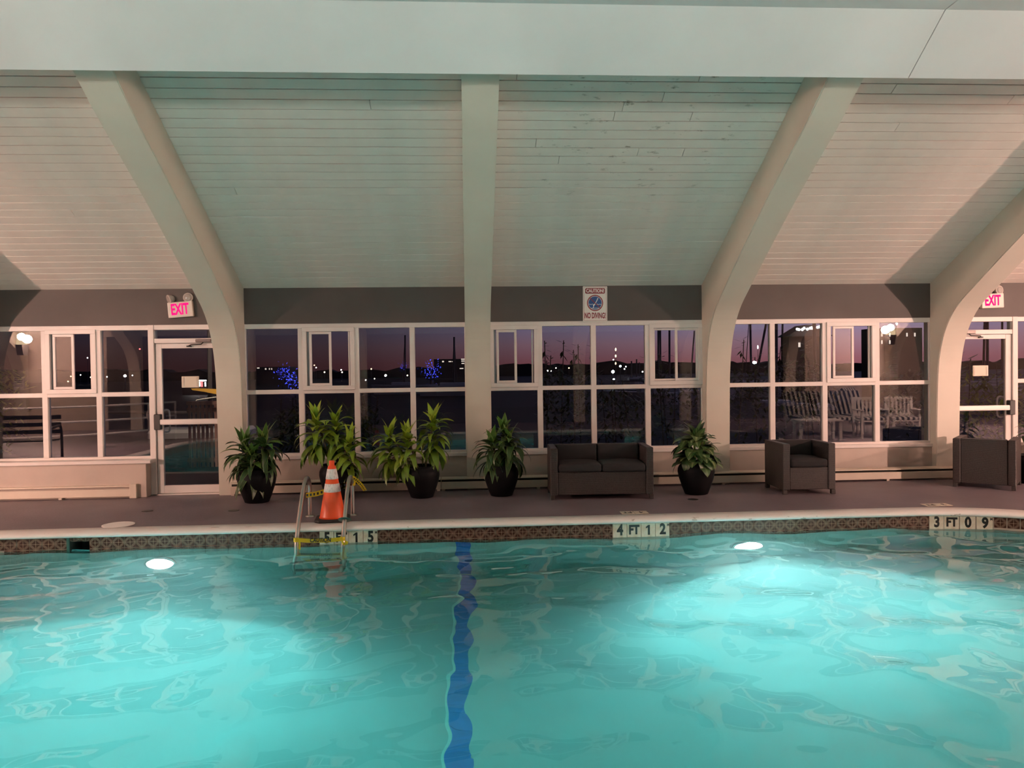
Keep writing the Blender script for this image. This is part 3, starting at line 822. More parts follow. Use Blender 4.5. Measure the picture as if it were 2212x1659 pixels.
# ------------------------------------------------------------------ wall signs
def exit_sign(loc, roll, label):
    t = thing('exit_sign', label, 'exit sign', loc)
    t.rotation_euler = (0, roll, 0)
    obj('housing', bx(-.165, .165, -.055, .0, -.105, .105, .012, 2), M['exitbody'], t)
    text_obj('lettering', 'EXIT', .205, M['exit'], t, (-.005, -.0565, -.002), offset=.006, sx=.56)
    for s, yaw, tilt in ((-1, -.9, .25), (1, .15, -.05)):
        h = obj('lamp_head', tube(B(), [(0, 0, -.05), (0, 0, 0)], .014, 8), M['lamphead'], t, loc=(s*.12-.01, -.02, .15))
        bm = B(); lathe(bm, [(.028, .055), (.05, .03), (.062, -.005), (.066, -.02), (.060, -.026)], 20)
        bm.transform(Matrix.Rotation(-PI/2+tilt, 4, 'X')); bm.transform(Matrix.Rotation(PI, 4, 'Z') @ Matrix.Identity(4)); bm.transform(Matrix.Rotation(PI+yaw, 4, 'Z'))
        sh = obj('shade', bm, M['lamphead'], h, smooth=False)
        bm = B(); lathe(bm, [(.052, -.027), (.035, -.036), (.0, -.040)], 18, cap=False)
        bm.transform(Matrix.Rotation(-PI/2+tilt, 4, 'X')); bm.transform(Matrix.Rotation(PI, 4, 'Z')); bm.transform(Matrix.Rotation(PI+yaw, 4, 'Z'))
        obj('lens', bm, M['lens'], h)
    return t
exit_sign((-3.815, YW-.012, 2.505), -.075, 'crooked red lit EXIT sign with twin lamp heads above the left door')
exit_sign((7.555, YW-.012, 2.53), -.03, 'red lit EXIT sign half hidden behind the right arch')

t = thing('no_diving_sign', 'white sign reading CAUTION NO DIVING with a crossed out diver', 'sign', (1.816, YW-.012, 2.535))
t.rotation_euler = (0, .008, 0)
obj('board', bx(-.172, .172, -.006, .003, -.246, .246, .004), M['signw'], t)
def flat(poly, y, m, name, parent, th=.0012):
    return obj(name, prism(B(), poly, 'y', y, y+th), m, parent)
def ringpoly(bm, r0, r1, c, y, n=40):
    a = [bm.verts.new((c[0]+r0*math.cos(2*PI*k/n), y, c[1]+r0*math.sin(2*PI*k/n))) for k in range(n)]
    b = [bm.verts.new((c[0]+r1*math.cos(2*PI*k/n), y, c[1]+r1*math.sin(2*PI*k/n))) for k in range(n)]
    for k in range(n): bm.faces.new((a[k], a[(k+1) % n], b[(k+1) % n], b[k]))
    return bm
bm = B()
for x0, x1, z0, z1 in ((-.158, .158, .232, .235), (-.158, .158, -.230, -.227), (-.158, -.155, -.23, .235), (.155, .158, -.23, .235)): box(bm, x0, x1, -.0075, -.006, z0, z1)
obj('border', bm, M['red'], t)
obj('banner', bx(-.138, .138, -.0075, -.006, .145, .218, .01), M['red'], t)
text_obj('lettering', 'CAUTION!', .066, M['signw'], t, (0, -.0085, .181), offset=.0022, sx=.80)
text_obj('lettering', 'NO DIVING!', .108, M['red'], t, (0, -.0075, -.165), offset=.0035, sx=.50)
c = (0, .014)
obj('disc', ringpoly(B(), .0001, .092, c, -.0068), M['blue'], t)
obj('ring', ringpoly(B(), .098, .113, c, -.0068), M['red'], t)
dv = B()
prism(dv, [(.035, .085), (.047, .083), (.030, .045), (.012, .012), (-.004, .006), (.018, .045)], 'y', -.0082, -.007)
prism(dv, [(-.002, .008), (.010, .004), (-.012, -.022), (-.024, -.058), (-.032, -.060), (-.026, -.028), (-.03, -.016)], 'y', -.0082, -.007)
for x0, x1 in ((-.086, -.02), (.02, .086)):
    n = 8; up = [(x0+(x1-x0)*i/n, -.002+.005*math.sin(i*1.4)) for i in range(n+1)]
    prism(dv, up+[(x, z-.006) for x, z in up[::-1]], 'y', -.0082, -.007)
box(dv, -.055, .055, -.0082, -.007, -.062, -.055)
obj('diver', dv, M['signw'], t)
obj('slash', prism(B(), [(-.078, .080), (-.070, .087), (.078, -.056), (.070, -.064)], 'y', -.0094, -.0083), M['red'], t)

# ------------------------------------------------------------------ woven seats
def cushion(x0, x1, y0, y1, z0, z1, crown=.025, r=.035):
    bm = B(); nx, ny = 8, 6
    bm2 = bx(x0, x1, y0, y1, z0, z1, r, 3)
    bmesh.ops.subdivide_edges(bm2, edges=[e for e in bm2.edges if e.calc_length() > .15], cuts=5, use_grid_fill=True)
    cx, cy = (x0+x1)/2, (y0+y1)/2
    for v in bm2.verts:
        u = 1-min(1, abs((v.co.x-cx)/(x1-x0)*2))**2; w = 1-min(1, abs((v.co.y-cy)/(y1-y0)*2))**2
        k = (v.co.z-(z0+z1)/2)/((z1-z0)/2)
        v.co.z += crown*u*w*k*(.9 if k > 0 else .3)
        v.co.y += -.012*u*max(0, -(v.co.y-cy)/(y1-y0)*2)
        v.co += Vector((0, 0, .004*noise.noise(v.co*9)))
    bm.free(); return bm2
def woven(name, label, cat, loc, rz, W, seats):
    D, H = .64, .645
    t = thing(name, label, cat, loc, rz)
    for s in (-1, 1):
        x0, x1 = (-W/2, -W/2+.09) if s < 0 else (W/2-.09, W/2)
        obj('arm', bx(x0, x1, -D/2, D/2, .058, H, .008), M['rattan'], t)
        for y in (-D/2, D/2-.055):
            xx = -W/2 if s < 0 else W/2-.052
            obj('leg', bx(xx, xx+.052, y, y+.055, 0, .06, .004), M['rattan'], t)
    obj('front_panel', bx(-W/2+.093, W/2-.093, -D/2+.012, -D/2+.05, .062, .345, .005), M['rattan'], t)
    obj('back', bx(-W/2+.093, W/2-.093, D/2-.075, D/2-.008, .058, H, .006), M['rattan'], t)
    obj('seat_deck', bx(-W/2+.092, W/2-.092, -D/2+.05, D/2-.075, .28, .335), M['rattan'], t)
    iw = (W-.19)/seats
    for i in range(seats):
        a = -W/2+.095+iw*i
        obj('seat_cushion', cushion(a+.004, a+iw-.004, -D/2-.012, D/2-.08, .345, .445), M['cushion'], t, True)
        b = cushion(-iw/2+.008, iw/2-.008, -.19, .19, -.05, .05, .02, .03)
        bm = b; bm.transform(Matrix.Translation((a+iw/2, D/2-.14, .515)) @ Matrix.Rotation(PI/2-.12, 4, 'X') @ Matrix.Scale(.68, 4, (0, 1, 0)))
        obj('back_cushion', bm, M['cushion'], t, True)
    return t
woven('loveseat', 'brown woven loveseat with charcoal cushions under the window', 'sofa', (1.695, 9.80, 0), -.045, 1.285, 2)
woven('woven_armchair', 'brown woven armchair facing the pool, right of the broad leaved plant', 'armchair', (4.345, 9.82, 0), -.02, .675, 1)
woven('woven_armchair', 'brown woven armchair turned with its back to the pool by the right door', 'armchair', (6.93, 9.85, 0), math.radians(180-41.6), .71, 1)

# ------------------------------------------------------------------ cone, ladder, tape
t = thing('traffic_cone', 'orange traffic cone with two white bands between the ladder rails', 'cone', (-1.485, 8.56, .006), .1)
bm = B(); w = .185
q = [(-w+.05, -w), (w-.05, -w), (w, -w+.05), (w, w-.05), (w-.05, w), (-w+.05, w), (-w, w-.05), (-w, -w+.05)]
prism(bm, q, 'z', 0, .03); bmesh.ops.bevel(bm, geom=bm.edges[:], offset=.006, segments=1, affect='EDGES')
obj('base', bm, M['rubber'], t)
def rc(z): return .140 + (.034-.140)*(z-.03)/(.64-.03)
obj('body', lathe(B(), [(rc(.03)+.006, .030), (rc(.05), .05), (rc(.595), .595), (.029, .60), (.029, .652), (.024, .656)], 36), M['orange'], t, True)
for a, b in ((.315, .405), (.455, .565)):
    obj('reflective_band', lathe(B(), [(rc(a)+.0005, a), (rc(a)+.003, a+.002), (rc(b)+.003, b-.002), (rc(b)+.0005, b)], 36, cap=False), M['reflect'], t, True)

lad = thing('pool_ladder', 'stainless steel pool ladder with two curved grab rails by the cone', 'ladder', (-1.545, 8.6, 0))
rail_pts = [(0, .23, 0), (0, .23, .30), (0, .20, .40), (0, .10, .455), (0, -.02, .43), (0, -.14, .33), (0, -.30, .14), (0, -.44, -.06), (0, -.50, -.25), (0, -.50, -1.15)]
for s in (-1, 1):
    obj('grab_rail', tube(B(), [Vector((s*.24, 0, 0))+p for p in bez(rail_pts, 6)], .0235, 14), M['chrome'], lad, True)
    bm = B(); lathe(bm, [(.052, 0), (.052, .006), (.03, .016), (.0235, .02)], 20, (s*.24, .23, .001)); obj('flange', bm, M['chrome'], lad, True)
for i in range(3):
    obj('tread', bx(-.225, .225, -.545, -.455, -.52-.27*i, -.49-.27*i, .008), M['chrome'], lad)
bm = B(); lathe(bm, [(.068, 0), (.070, .008), (.045, .016), (.025, .018)], 24); bm.transform(Matrix.Translation((.24, -.355, .06)) @ Matrix.Rotation(math.radians(-30), 4, 'X'))
rg = obj('flange', bm, M['ring'], lad, True); rg['label'] = 'loose green flange slid up the right rail'

def ribbon(pts, w, tw=None, th=.001):
    """a strip along pts, width in a given direction per point"""
    bm = B(); a = []; b = []
    for i, p in enumerate(pts):
        d = Vector(tw[i]) if tw else Vector((0, 0, 1)); d.normalize()
        a.append(bm.verts.new(Vector(p)+d*w/2)); b.append(bm.verts.new(Vector(p)-d*w/2))
    fs = [bm.faces.new((a[i], a[i+1], b[i+1], b[i])) for i in range(len(pts)-1)]
    r = bmesh.ops.solidify(bm, geom=fs, thickness=th)
    return bm
XA, XB = -1.785, -1.305
t = thing('caution_tape', 'yellow CAUTION tape stretched low across the ladder rails at the waterline', 'tape', (-1.545, 8.09, -.10))
pts = [(-.235+.47*i/16, -.026+.004*math.sin(i), -.012*math.sin(PI*i/16)-.004*i/16) for i in range(17)]
obj('strip', ribbon(pts, .042, [(0, .05*math.sin(i*.9), 1) for i in range(17)]), M['tape'], t)
text_obj('lettering', 'CAUTION', .060, M['black'], t, (.015, -.0305, -.008), offset=.0018, sx=.80, shear=.15, extrude=.0003)
for x in (-.24, .24):
    bm = B(); lathe(bm, [(.0245, -.02), (.026, 0), (.0245, .02)], 14, (x, .0, -.004), cap=False); obj('wrap', bm, M['tape'], t)
obj('tail', ribbon([(-.20, -.028, -.02), (-.195, -.032, -.05), (-.20, -.03, -.085), (-.19, -.032, -.11)], .02, [(1, 0, .1)]*4), M['tape'], t)
obj('knot', ribbon([(.235, -.03, -.02), (.25, -.035, -.05), (.28, -.03, -.06), (.30, -.034, -.045), (.27, -.03, -.03), (.26, -.036, -.06)], .028, [(.2, 0, 1), (.5, 0, 1), (1, 0, .4), (.3, 0, 1), (0, 0, 1), (.4, 0, 1)]), M['tape'], t)
def printed(pts, dirs, w, name, parent, y=-.002):
    bm = B()
    for i in range(len(pts)-1):
        p, q = Vector(pts[i]), Vector(pts[i+1]); d = Vector(dirs[i]).normalized()
        n = 3
        for k in range(n):
            a = p.lerp(q, (k+.15)/n); b = p.lerp(q, (k+.65)/n)
            v = [bm.verts.new(x+Vector((0, y, 0))) for x in (a+d*w*.28, b+d*w*.28, b-d*w*.28, a-d*w*.28)]
            bm.faces.new(v)
    o = obj(name, bm, M['black'], parent); return o
t = thing('caution_tape', 'yellow and black tape tied round the far rail legs behind the cone', 'tape', (-1.545, 8.83, .25))
P1 = [(-.275, -.03, -.005), (-.16, -.033, .01), (-.03, -.03, .045), (.10, -.03, .085), (.235, -.03, .125)]
D1 = [(0, 0, 1), (-.1, 0, 1), (-.2, 0, 1), (-.25, 0, 1), (-.3, 0, 1)]
s_ = obj('strip', ribbon(P1, .055, D1), M['tape'], t); printed(P1, D1, .05, 'print', s_)
P2 = [(.24, -.03, .19), (.30, -.035, .15), (.345, -.034, .10), (.375, -.035, .055), (.39, -.04, .035)]
D2 = [(.5, 0, .6), (.6, 0, .7), (.8, 0, .5), (1, 0, .4), (1, 0, .3)]
s_ = obj('tail', ribbon(P2, .042, D2), M['tape'], t); printed(P2, D2, .03, 'print', s_)
bm = B(); lathe(bm, [(.026, -.05), (.032, -.02), (.028, .02), (.031, .05)], 12, (.245, 0, .14), cap=False); obj('wrap', bm, M['tape'], t)
bm = B(); lathe(bm, [(.025, -.02), (.0265, .0), (.025, .02)], 12, (-.24, 0, -.005), cap=False); obj('wrap', bm, M['tape'], t)

# ------------------------------------------------------------------ deck details
def deck_marker(x, y, label, words):
    t = thing('depth_marker', label, 'depth marker', (x, y, 0), PI)
    for i, s in enumerate(words):
        tl = obj('tile', bx(-.075, .075, -.075, .075, 0, .005, .002), M['wtile'], t, loc=((i-.5)*.155, 0, .001))
        text_obj('lettering', s, .12, M['black'], tl, (0, 0, .0055), rot=(0, 0, 0), offset=.003, sx=.8)
    return t
p = at(1370, 1109.5, 8.56); deck_marker(p.x, 8.56, 'white floor marker tiles reading 4 FT, upside down, behind the coping', ('4', 'FT'))
p = at(2024, 1096, 8.56); deck_marker(p.x, 8.57, 'white floor marker tiles near the right rounded pool corner', ('3', 'FT'))
t = tag(obj('skimmer_lid', lathe(B(), [(.165, 0), (.165, .006), (.150, .009), (.14, .007), (.0, .008)], 32), M['coping'], None, loc=(-3.80, 8.60, .001)), 'round white skimmer lid set in the deck above the skimmer mouth', 'lid')
for px, py, lab in ((505, 1103, 'small dark floor drain left of the first pot'), (318, 1104, 'small dark deck stain cover in front of the left door'), (1497, 1079, 'small dark floor drain below the broad leaved plant')):
    d = _f + ((px-1106)/FPX)*CR - ((py-829.5)/FPX)*CU; k = -CAMZ/d.z
    tag(obj('floor_drain', lathe(B(), [(.065, 0), (.065, .003), (.05, .004), (.0, .003)], 20), M['blackplastic'], None, loc=(d.x*k, d.y*k, .001)), lab, 'drain')
tag(obj('wall_outlet', bx(-.035, .035, -.006, 0, -.057, .057, .004), M['frame'], None, loc=(-1.60, YW-.04, .33)), 'small white wall outlet half hidden behind the second plant', 'outlet')

# ------------------------------------------------------------------ potted plants
def leaf_mesh(name, L, W, th0, bend, m, wide=.55, fold=.22, twist=0.0, wave=0.0, seg=7):
    """a strap leaf along +x that starts at th0 above the horizontal and bends down"""
    bm = B(); uvl = bm.loops.layers.uv.new('uv'); rows_ = []; x = z = 0.0
    for i in range(seg+1):
        t = i/seg
        th = th0 - bend*t**1.25
        if i: x += L/seg*math.cos(th); z += L/seg*math.sin(th)
        w = W*.92*max(.0, math.sin(PI*min(1, t**wide*.97+.03)))**.85
        if i == seg: w = .0006
        if i == 0: w = max(w, W*.16)
        n = Vector((-math.sin(th), 0, math.cos(th)))
        tw = twist*t
        side = Vector((0, math.cos(tw), 0)) + n*math.sin(tw)
        c = Vector((x, wave*math.sin(t*5)*.02, z))
        rows_.append([bm.verts.new(c+side*w+n*w*fold), bm.verts.new(c), bm.verts.new(c-side*w+n*w*fold)])
    for i in range(seg):
        for k in (0, 1):
            f = bm.faces.new((rows_[i][k], rows_[i+1][k], rows_[i+1][k+1], rows_[i][k+1]))
            uv = ((i/seg, k*.5), ((i+1)/seg, k*.5), ((i+1)/seg, (k+1)*.5), (i/seg, (k+1)*.5))
            for lo, q in zip(f.loops, uv): lo[uvl].uv = q
    me = bpy.data.meshes.new(name); bm.to_mesh(me); bm.free()
    me.polygons.foreach_set('use_smooth', [True]*len(me.polygons)); me.materials.append(m); return me
POT = [(.135, 0), (.150, .006), (.185, .10), (.225, .22), (.240, .30), (.236, .345), (.218, .385), (.203, .400), (.203, .415), (.212, .424), (.206, .430), (.192, .424), (.188, .37)]
potm = lathe(B(), POT, 40, cap=False); disc(potm, .135, 40, (0, 0, .001))
bmesh.ops.recalc_face_normals(potm, faces=potm.faces[:])
potme = bpy.data.meshes.new('pot'); potm.to_mesh(potme); potm.free(); potme.materials.append(M['pot']); potme.polygons.foreach_set('use_smooth', [len(p.vertices) < 10 for p in potme.polygons])
soilme = bpy.data.meshes.new('soil'); b_ = disc(B(), .19, 24, (0, 0, 0)); b_.to_mesh(soilme); b_.free(); soilme.materials.append(M['soil'])
def pot(t, s, h=1.0):
    o = obj('pot', potme, None, t); o.scale = (s, s, s*h)
    q = obj('soil', soilme, None, t, loc=(0, 0, .385*s*h)); q.scale = (s, s, 1)
def kind(ms):
    """leaf shapes by age: upright, arching, drooping, hanging"""
    y, a, o_ = ms
    return {'up': [leaf_mesh('leaf', .30, .050, 1.35, .35, y), leaf_mesh('leaf', .25, .055, 1.2, .55, y, twist=.4)],
            'mid': [leaf_mesh('leaf', .36, .056, .80, 1.25, a, twist=.3), leaf_mesh('leaf', .34, .052, .95, 1.6, a, twist=-.4), leaf_mesh('leaf', .33, .060, .55, 1.15, y)],
            'arch': [leaf_mesh('leaf', .40, .056, .50, 1.75, a, twist=.5, wave=1), leaf_mesh('leaf', .38, .058, .25, 1.45, a, twist=-.3), leaf_mesh('leaf', .42, .052, .60, 2.05, o_, wave=1)],
            'hang': [leaf_mesh('leaf', .38, .058, -.25, 1.20, o_, twist=.3), leaf_mesh('leaf', .36, .055, .05, 1.75, o_, twist=-.5), leaf_mesh('leaf', .34, .056, -.5, .95, a)]}
LIME = kind((M['limeyoung'], M['lime'], M['limeold']))
DARK = kind((M['drac2'], M['drac'], M['drac']))
def rosette(t, K, c, n, scale, rw, low=.22, up=True):
    a = rw.uniform(0, 6.3)
    for i in range(n):
        f = i/(n-1)
        g = 'up' if (f < .14 and up) else 'mid' if f < .40 else 'arch' if f < .72 else 'hang'
        me = rw.choice(K[g]); a += 2.39996+rw.uniform(-.25, .25)
        o = obj('leaf', me, None, t, loc=(c[0]+rw.uniform(-.006, .006), c[1]+rw.uniform(-.006, .006), c[2]-low*max(0, f-.08)))
        o.rotation_euler = (rw.uniform(-.25, .25), rw.uniform(-.15, .15), a)
        q = scale*rw.uniform(.82, 1.1); o.scale = (q, q*rw.uniform(.9, 1.15), q)
def plant(name, label, group, loc, ps, ph, K, heads, n, seed, scale=1.0, low=.24):
    rw = random.Random(seed)
    t = thing(name, label, 'potted plant', loc, 0, None); pot(t, ps, ph)
    for hx, hy, hz in heads:
        b = (hx*.28, hy*.28, .38*ps*ph)
        obj('cane', tube(B(), bez([b, (hx*.6, hy*.6, (b[2]+hz)*.5), (hx, hy, hz+.02)], 4), [.014]*4+[.012]*5, 7), M['cane'], t)
        rosette(t, K, (hx, hy, hz), n, scale*rw.uniform(.92, 1.05), rw, low)
    return t
def off(px, y, x0):
    return at(px, 1000, y).x - x0
G = None
plant('potted_dracaena', 'dark green striped dracaena in a black pot beside the left door', G, (-2.665, 9.92, 0), 1.0, .98, DARK,
      [(off(528, 9.92, -2.665), .03, .70), (off(572, 9.92, -2.665), -.02, .76), (off(545, 9.92, -2.665), -.09, .56)], 44, 21, .98, .27)
plant('potted_dracaena', 'bright lime dracaena directly behind the traffic cone', G, (-1.665, 10.03, 0), .98, 1.06, LIME,
      [(off(684, 10.0, -1.665), .02, 1.00), (off(724, 10.0, -1.665), .08, .98), (off(755, 10.0, -1.665), -.06, .74)], 46, 34, .95, .42)
plant('potted_dracaena', 'bright lime dracaena with hanging leaves left of the middle frame', G, (-.585, 10.0, 0), .96, 1.0, LIME,
      [(off(842, 10.0, -.585), .02, .80), (off(882, 10.0, -.585), -.09, .78), (off(937, 10.0, -.585), .03, .97)], 48, 47, .92, .46)
plant('potted_dracaena', 'dark green striped dracaena in front of the middle frame', G, (.445, 9.99, 0), .95, .98, DARK,
      [(off(1100, 10, .445), -.04, .72), (off(1063, 10, .445), -.05, .68), (off(1088, 10, .445), .06, .84)], 42, 52, .90, .28)
# broad leaved plant
rw = random.Random(5)
t = thing('potted_aglaonema', 'broad pale striped leaves in a black pot right of the loveseat', 'potted plant', (2.955, 9.76, 0)); pot(t, .98, .98)
AG = [leaf_mesh('leaf', .24, .085, .9, 1.0, M['agla'], wide=.75, fold=.12), leaf_mesh('leaf', .25, .090, .55, 1.45, M['agla'], wide=.75, fold=.12), leaf_mesh('leaf', .23, .080, .3, 1.5, M['agla2'], wide=.75, fold=.1), leaf_mesh('leaf', .22, .075, 1.2, .6, M['agla2'], wide=.75, fold=.15)]
for i in range(96):
    a = i*2.39996+rw.uniform(-.2, .2); f = ((i+.5)/96)**.6
    r_ = .24*f; z = .74-.33*f**1.6+rw.uniform(-.05, .05)
    me = AG[3] if f < .3 and rw.random() < .6 else rw.choice(AG[:3] if f > .5 else AG[:2]+[AG[2]])
    o = obj('leaf', me, None, t, loc=(r_*.62*math.cos(a), r_*.62*math.sin(a), z)); o.rotation_euler = (rw.uniform(-.3, .3), (f-.35)*.9+rw.uniform(-.2, .2), a)
    q = rw.uniform(.85, 1.1); o.scale = (q, q, q)
for i in range(9):
    a = i*2*PI/9; obj('stem', tube(B(), bez([(.04*math.cos(a), .04*math.sin(a), .36), (.07*math.cos(a), .07*math.sin(a), .5), (.12*math.cos(a), .12*math.sin(a), .68)], 3), .008, 5), M['limeold'], t)
t = thing('flower_pot', 'dark pot just showing at the right edge beyond the turned armchair', 'pot', (7.64, 9.98, 0)); pot(t, .9)
o = obj('cane', tube(B(), bez([(0, 0, .36), (.02, 0, .6), (.03, .02, .75)], 3), .013, 6), M['cane'], t)
rosette(t, DARK, (.03, .02, .74), 20, .8, random.Random(3))

# ------------------------------------------------------------------ outside the windows
tag(obj('ground', bx(-60, 60, YW+.25, 34, -.12, -.02), M['ground']), 'dark paved terrace and lawn outside the windows', 'ground', kind='structure')
tag(obj('harbour', bx(-500, 500, 34, 420, -1.6, -1.5), M['harbour']), 'dark harbour water beyond the terrace', 'water', kind='structure')
bm = B(); rw = random.Random(9); pts = []; x = -420.0
while x < 420:
    pts.append((x, 3.6+rw.uniform(-.8, 1.2)+1.2*math.sin(x*.02))); x += rw.uniform(2.5, 7)
for yy in (400, 408):
    pass
prism(bm, [(-420, -2)]+pts+[(420, -2)], 'y', 400, 412)
tag(obj('treeline', bm, M['hill']), 'low black line of trees on the far shore', 'trees', kind='stuff')

def lamp(px, py, y, r, m, label, group, name='harbour_lamp', post=True, zs=1.0):
    p = at(px, py, y)
    if p.z < -1.2:
        y *= (CAMZ+1.2)/(CAMZ-p.z); p = at(px, py, y)
    t = thing(name, label, 'lamp', (p.x, p.y, -1.5 if y > 34 else -.02), 0, group); h = p.z - t.location.z
    bm = B(); bmesh.ops.create_icosphere(bm, subdivisions=1, radius=r); bm.transform(Matrix.Translation((0, 0, h)) @ Matrix.Diagonal((1, 1, zs, 1)))
    obj('bulb', bm, M[m], t)
    if post and h > .1: obj('post', tube(B(), [(0, 0, 0), (0, 0, h)], r*.25, 5), M['mast'], t)
SW = 'small white lamp on the far shore'; SY = 'small warm lamp on the far shore'
rw = random.Random(4)
white = [(189, 773), (174, 810), (271, 813), (231, 814), (286, 811), (596, 802), (602, 795), (560, 796), (605, 815), (683, 794), (737, 799), (832, 812), (790, 821), (809, 818), (948, 812), (943, 821), (992, 797), (1183, 801), (1190, 801), (1201, 795), (1325, 777), (1349, 797), (1352, 792), (1388, 803), (976, 830), (962, 818), (633, 805), (586, 808)]
for px, py in white: lamp(px, py, 300, rw.uniform(.20, .34), 'lwhite', SW, 'white lamps on the far shore')
warm = [(196, 815), (153, 813), (147, 824), (555, 794), (584, 797), (588, 797), (613, 804), (679, 789), (701, 804), (802, 797), (880, 811), (739, 804), (1229, 795), (1398, 800)]
for px, py in warm: lamp(px, py, 290, rw.uniform(.20, .32), 'lwarm', SY, 'warm lamps on the far shore')
lamp(270, 812, 150, .28, 'lwhite', 'brightest white lamp seen through the window left of the left door', None)
lamp(833, 811, 150, .24, 'lwhite', 'bright white lamp seen behind the third plant window', None)
lamp(1324, 803, 120, .27, 'lcool', 'brightest cool white dock lamp below the no diving sign window', None)
lamp(1340, 791, 130, .20, 'lcool', 'cool white dock lamp just right of the brightest one', None)
lamp(1326, 819, 110, .15, 'lcool', 'cool white lamp just below the brightest dock lamp', None, zs=.7)
lamp(1630, 783, 60, .17, 'lcool', 'bright cool lamp behind the bush left of the front facing armchair window', None, zs=.8)
lamp(302, 754, 200, .22, 'lred', 'single red lamp high in the window left of the left door', None)
lamp(1637, 750, 200, .2, 'lwhite', 'white drop shaped lamp above the bush in the fourth window', None, zs=2.6)
for py in (755, 769, 785): lamp(1330, py, 250+(py-755)*.4, .24, 'lwarm', 'warm drop shaped tower lamp above the dock', 'three stacked warm lamps on the tower', zs=2.4)
lamp(1937, 698, 40, .05, 'lwhite', 'small white lamp above the roof of the right hand hotel', None, zs=2.5)

def blue_tree(px, py, y, s, label):
    p = at(px, py, y); t = thing('blue_lit_tree', label, 'tree', (p.x, y, -1.5)); rw = random.Random(int(px))
    bm = B()
    for i in range(90):
        c = Vector((rw.gauss(0, .45)*s, rw.gauss(0, .3)*s, p.z+1.5+rw.gauss(0, .42)*s)); w = .10*s
        v = [bm.verts.new(c+Vector((rw.uniform(-w, w), rw.uniform(-w, w), rw.uniform(-w, w)))) for _ in range(3)]; bm.faces.new(v)
    tag(obj('light_string', bm, M['lblue'], t), kind='stuff')
    obj('trunk', tube(B(), [(0, 0, 0), (0, 0, p.z+1.5)], .12*s, 6), M['twig'], t)
blue_tree(611, 804, 150, 1.5, 'tree wrapped in blue lights in the window behind the first plant')
blue_tree(630, 822, 120, 1.9, 'lower blue lit tree beside the second window column')
blue_tree(872, 792, 200, 1.2, 'small far blue lit tree seen behind the third plant')
blue_tree(931, 800, 170, 2.4, 'wide blue lit tree left of the middle frame')

# buildings on the shore
def building(label, px0, px1, pytop, y, depth, wins, m='night', roof=0.0):
    a = at(px0, pytop, y); b = at(px1, pytop, y); zb = -1.5 if y > 34 else -.02
    t = thing('building', label, 'building', ((a.x+b.x)/2, y, zb)); L = (b.x-a.x)/2; H = a.z-zb
    obj('wall', bx(-L, L, 0, depth, 0, H), M[m], t)
    if roof: obj('roof', prism(B(), [(-L-.2, H), (-L+roof, H+roof*.7), (L-roof, H+roof*.7), (L+.2, H)], 'y', -.2, depth+.2), M[m], t)
    for wx, wy, ww, wh in wins:
        p = at(wx, wy, y); ww_ = ww*y/FPX; wh_ = wh*y/FPX
        w = obj('window', bx(-ww_/2-.03, ww_/2+.03, -.05, .02, -wh_/2-.03, wh_/2+.03), M['mast'], t, loc=(p.x-t.location.x, 0, p.z-zb))
        obj('lit_pane', bx(-ww_/2, ww_/2, -.06, -.045, -wh_/2, wh_/2), M['lwin'], w)
    return t
building('low dark block with a few lit windows left of the middle frame', 937, 1012, 776, 180, 12, [(957, 781, 4, 3), (972, 781, 6, 2), (978, 781, 3, 2), (1000, 776, 8, 2), (1000, 780, 7, 2), (1000, 785, 6, 2), (997, 796, 8, 2)])
building('dark low shoreline houses with warm windows in the left plant window', 553, 622, 793, 200, 10, [(558, 795, 5, 2), (582, 797, 2, 3), (587, 797, 2, 3), (574, 797, 3, 3)])
building('dark gabled building with roof lights above the bush', 1704, 1790, 727, 46, 1.2, [(1759, 725, 3, 9), (1726, 745, 5, 10)], roof=1.0)
building('dark hotel block with four rows of small lit windows by the right frame', 1890, 1992, 709, 42, 1.5, [(1904, 723, 3.4, 8), (1921, 723, 3.4, 8), (1958, 723, 3.4, 8), (1975, 723, 3.4, 8), (1904, 739, 3.4, 8), (1921, 739, 3.4, 8)])
rl = thing('roof_light_string', 'string of white bulbs along the gabled roof', 'string lights', at(1745, 712, 45.5)); z0 = rl.location.copy()
for px, py in ((1722, 711), (1726, 712), (1733, 712), (1737, 709), (1744, 711), (1750, 709), (1753, 708), (1756, 710), (1766, 707), (1770, 706)):
    p = at(px, py, 45.5)-z0; bm = B(); bmesh.ops.create_icosphere(bm, subdivisions=1, radius=.085); obj('bulb', bm, M['lwhite'], rl, loc=p)
obj('cable', tube(B(), [at(px, py, 45.6)-z0 for px, py in ((1720, 713), (1735, 712), (1755, 711), (1772, 708))], .02, 5), M['mast'], rl)
# lit dock house and pier seen through the left door
dk = thing('dock_house', 'white lit dock house with a red door seen through the left door', 'building', (at(425, 826, 120).x, 120, -1.5)); d0 = dk.location.copy()
def rel(px, py, y): return at(px, py, y)-d0
a = rel(393, 823, 120); b = rel(446, 836, 120)
obj('wall', bx(a.x, b.x, 0, 3, 0, b.z), M['night'], dk)
obj('eave_lights', bx(rel(413, 823, 120).x, b.x, -.1, 0, a.z-.1, a.z+.12), M['lwhite'], dk)
for px, w_ in ((405, 2.2), (415, 1.2), (423, 1.6), (432, 2), (444, 2.2)):
    c = rel(px, 830, 120); h = 4.5*120/FPX; ww = w_*120/FPX/2
    obj('lit_window', bx(c.x-ww, c.x+ww, -.15, -.05, c.z-h, c.z+h), M['lwhite'], dk)
c = rel(436.5, 829, 120); obj('red_door', bx(c.x-.12, c.x+.12, -.16, -.06, c.z-.45, c.z+.4), M['lred'], dk)

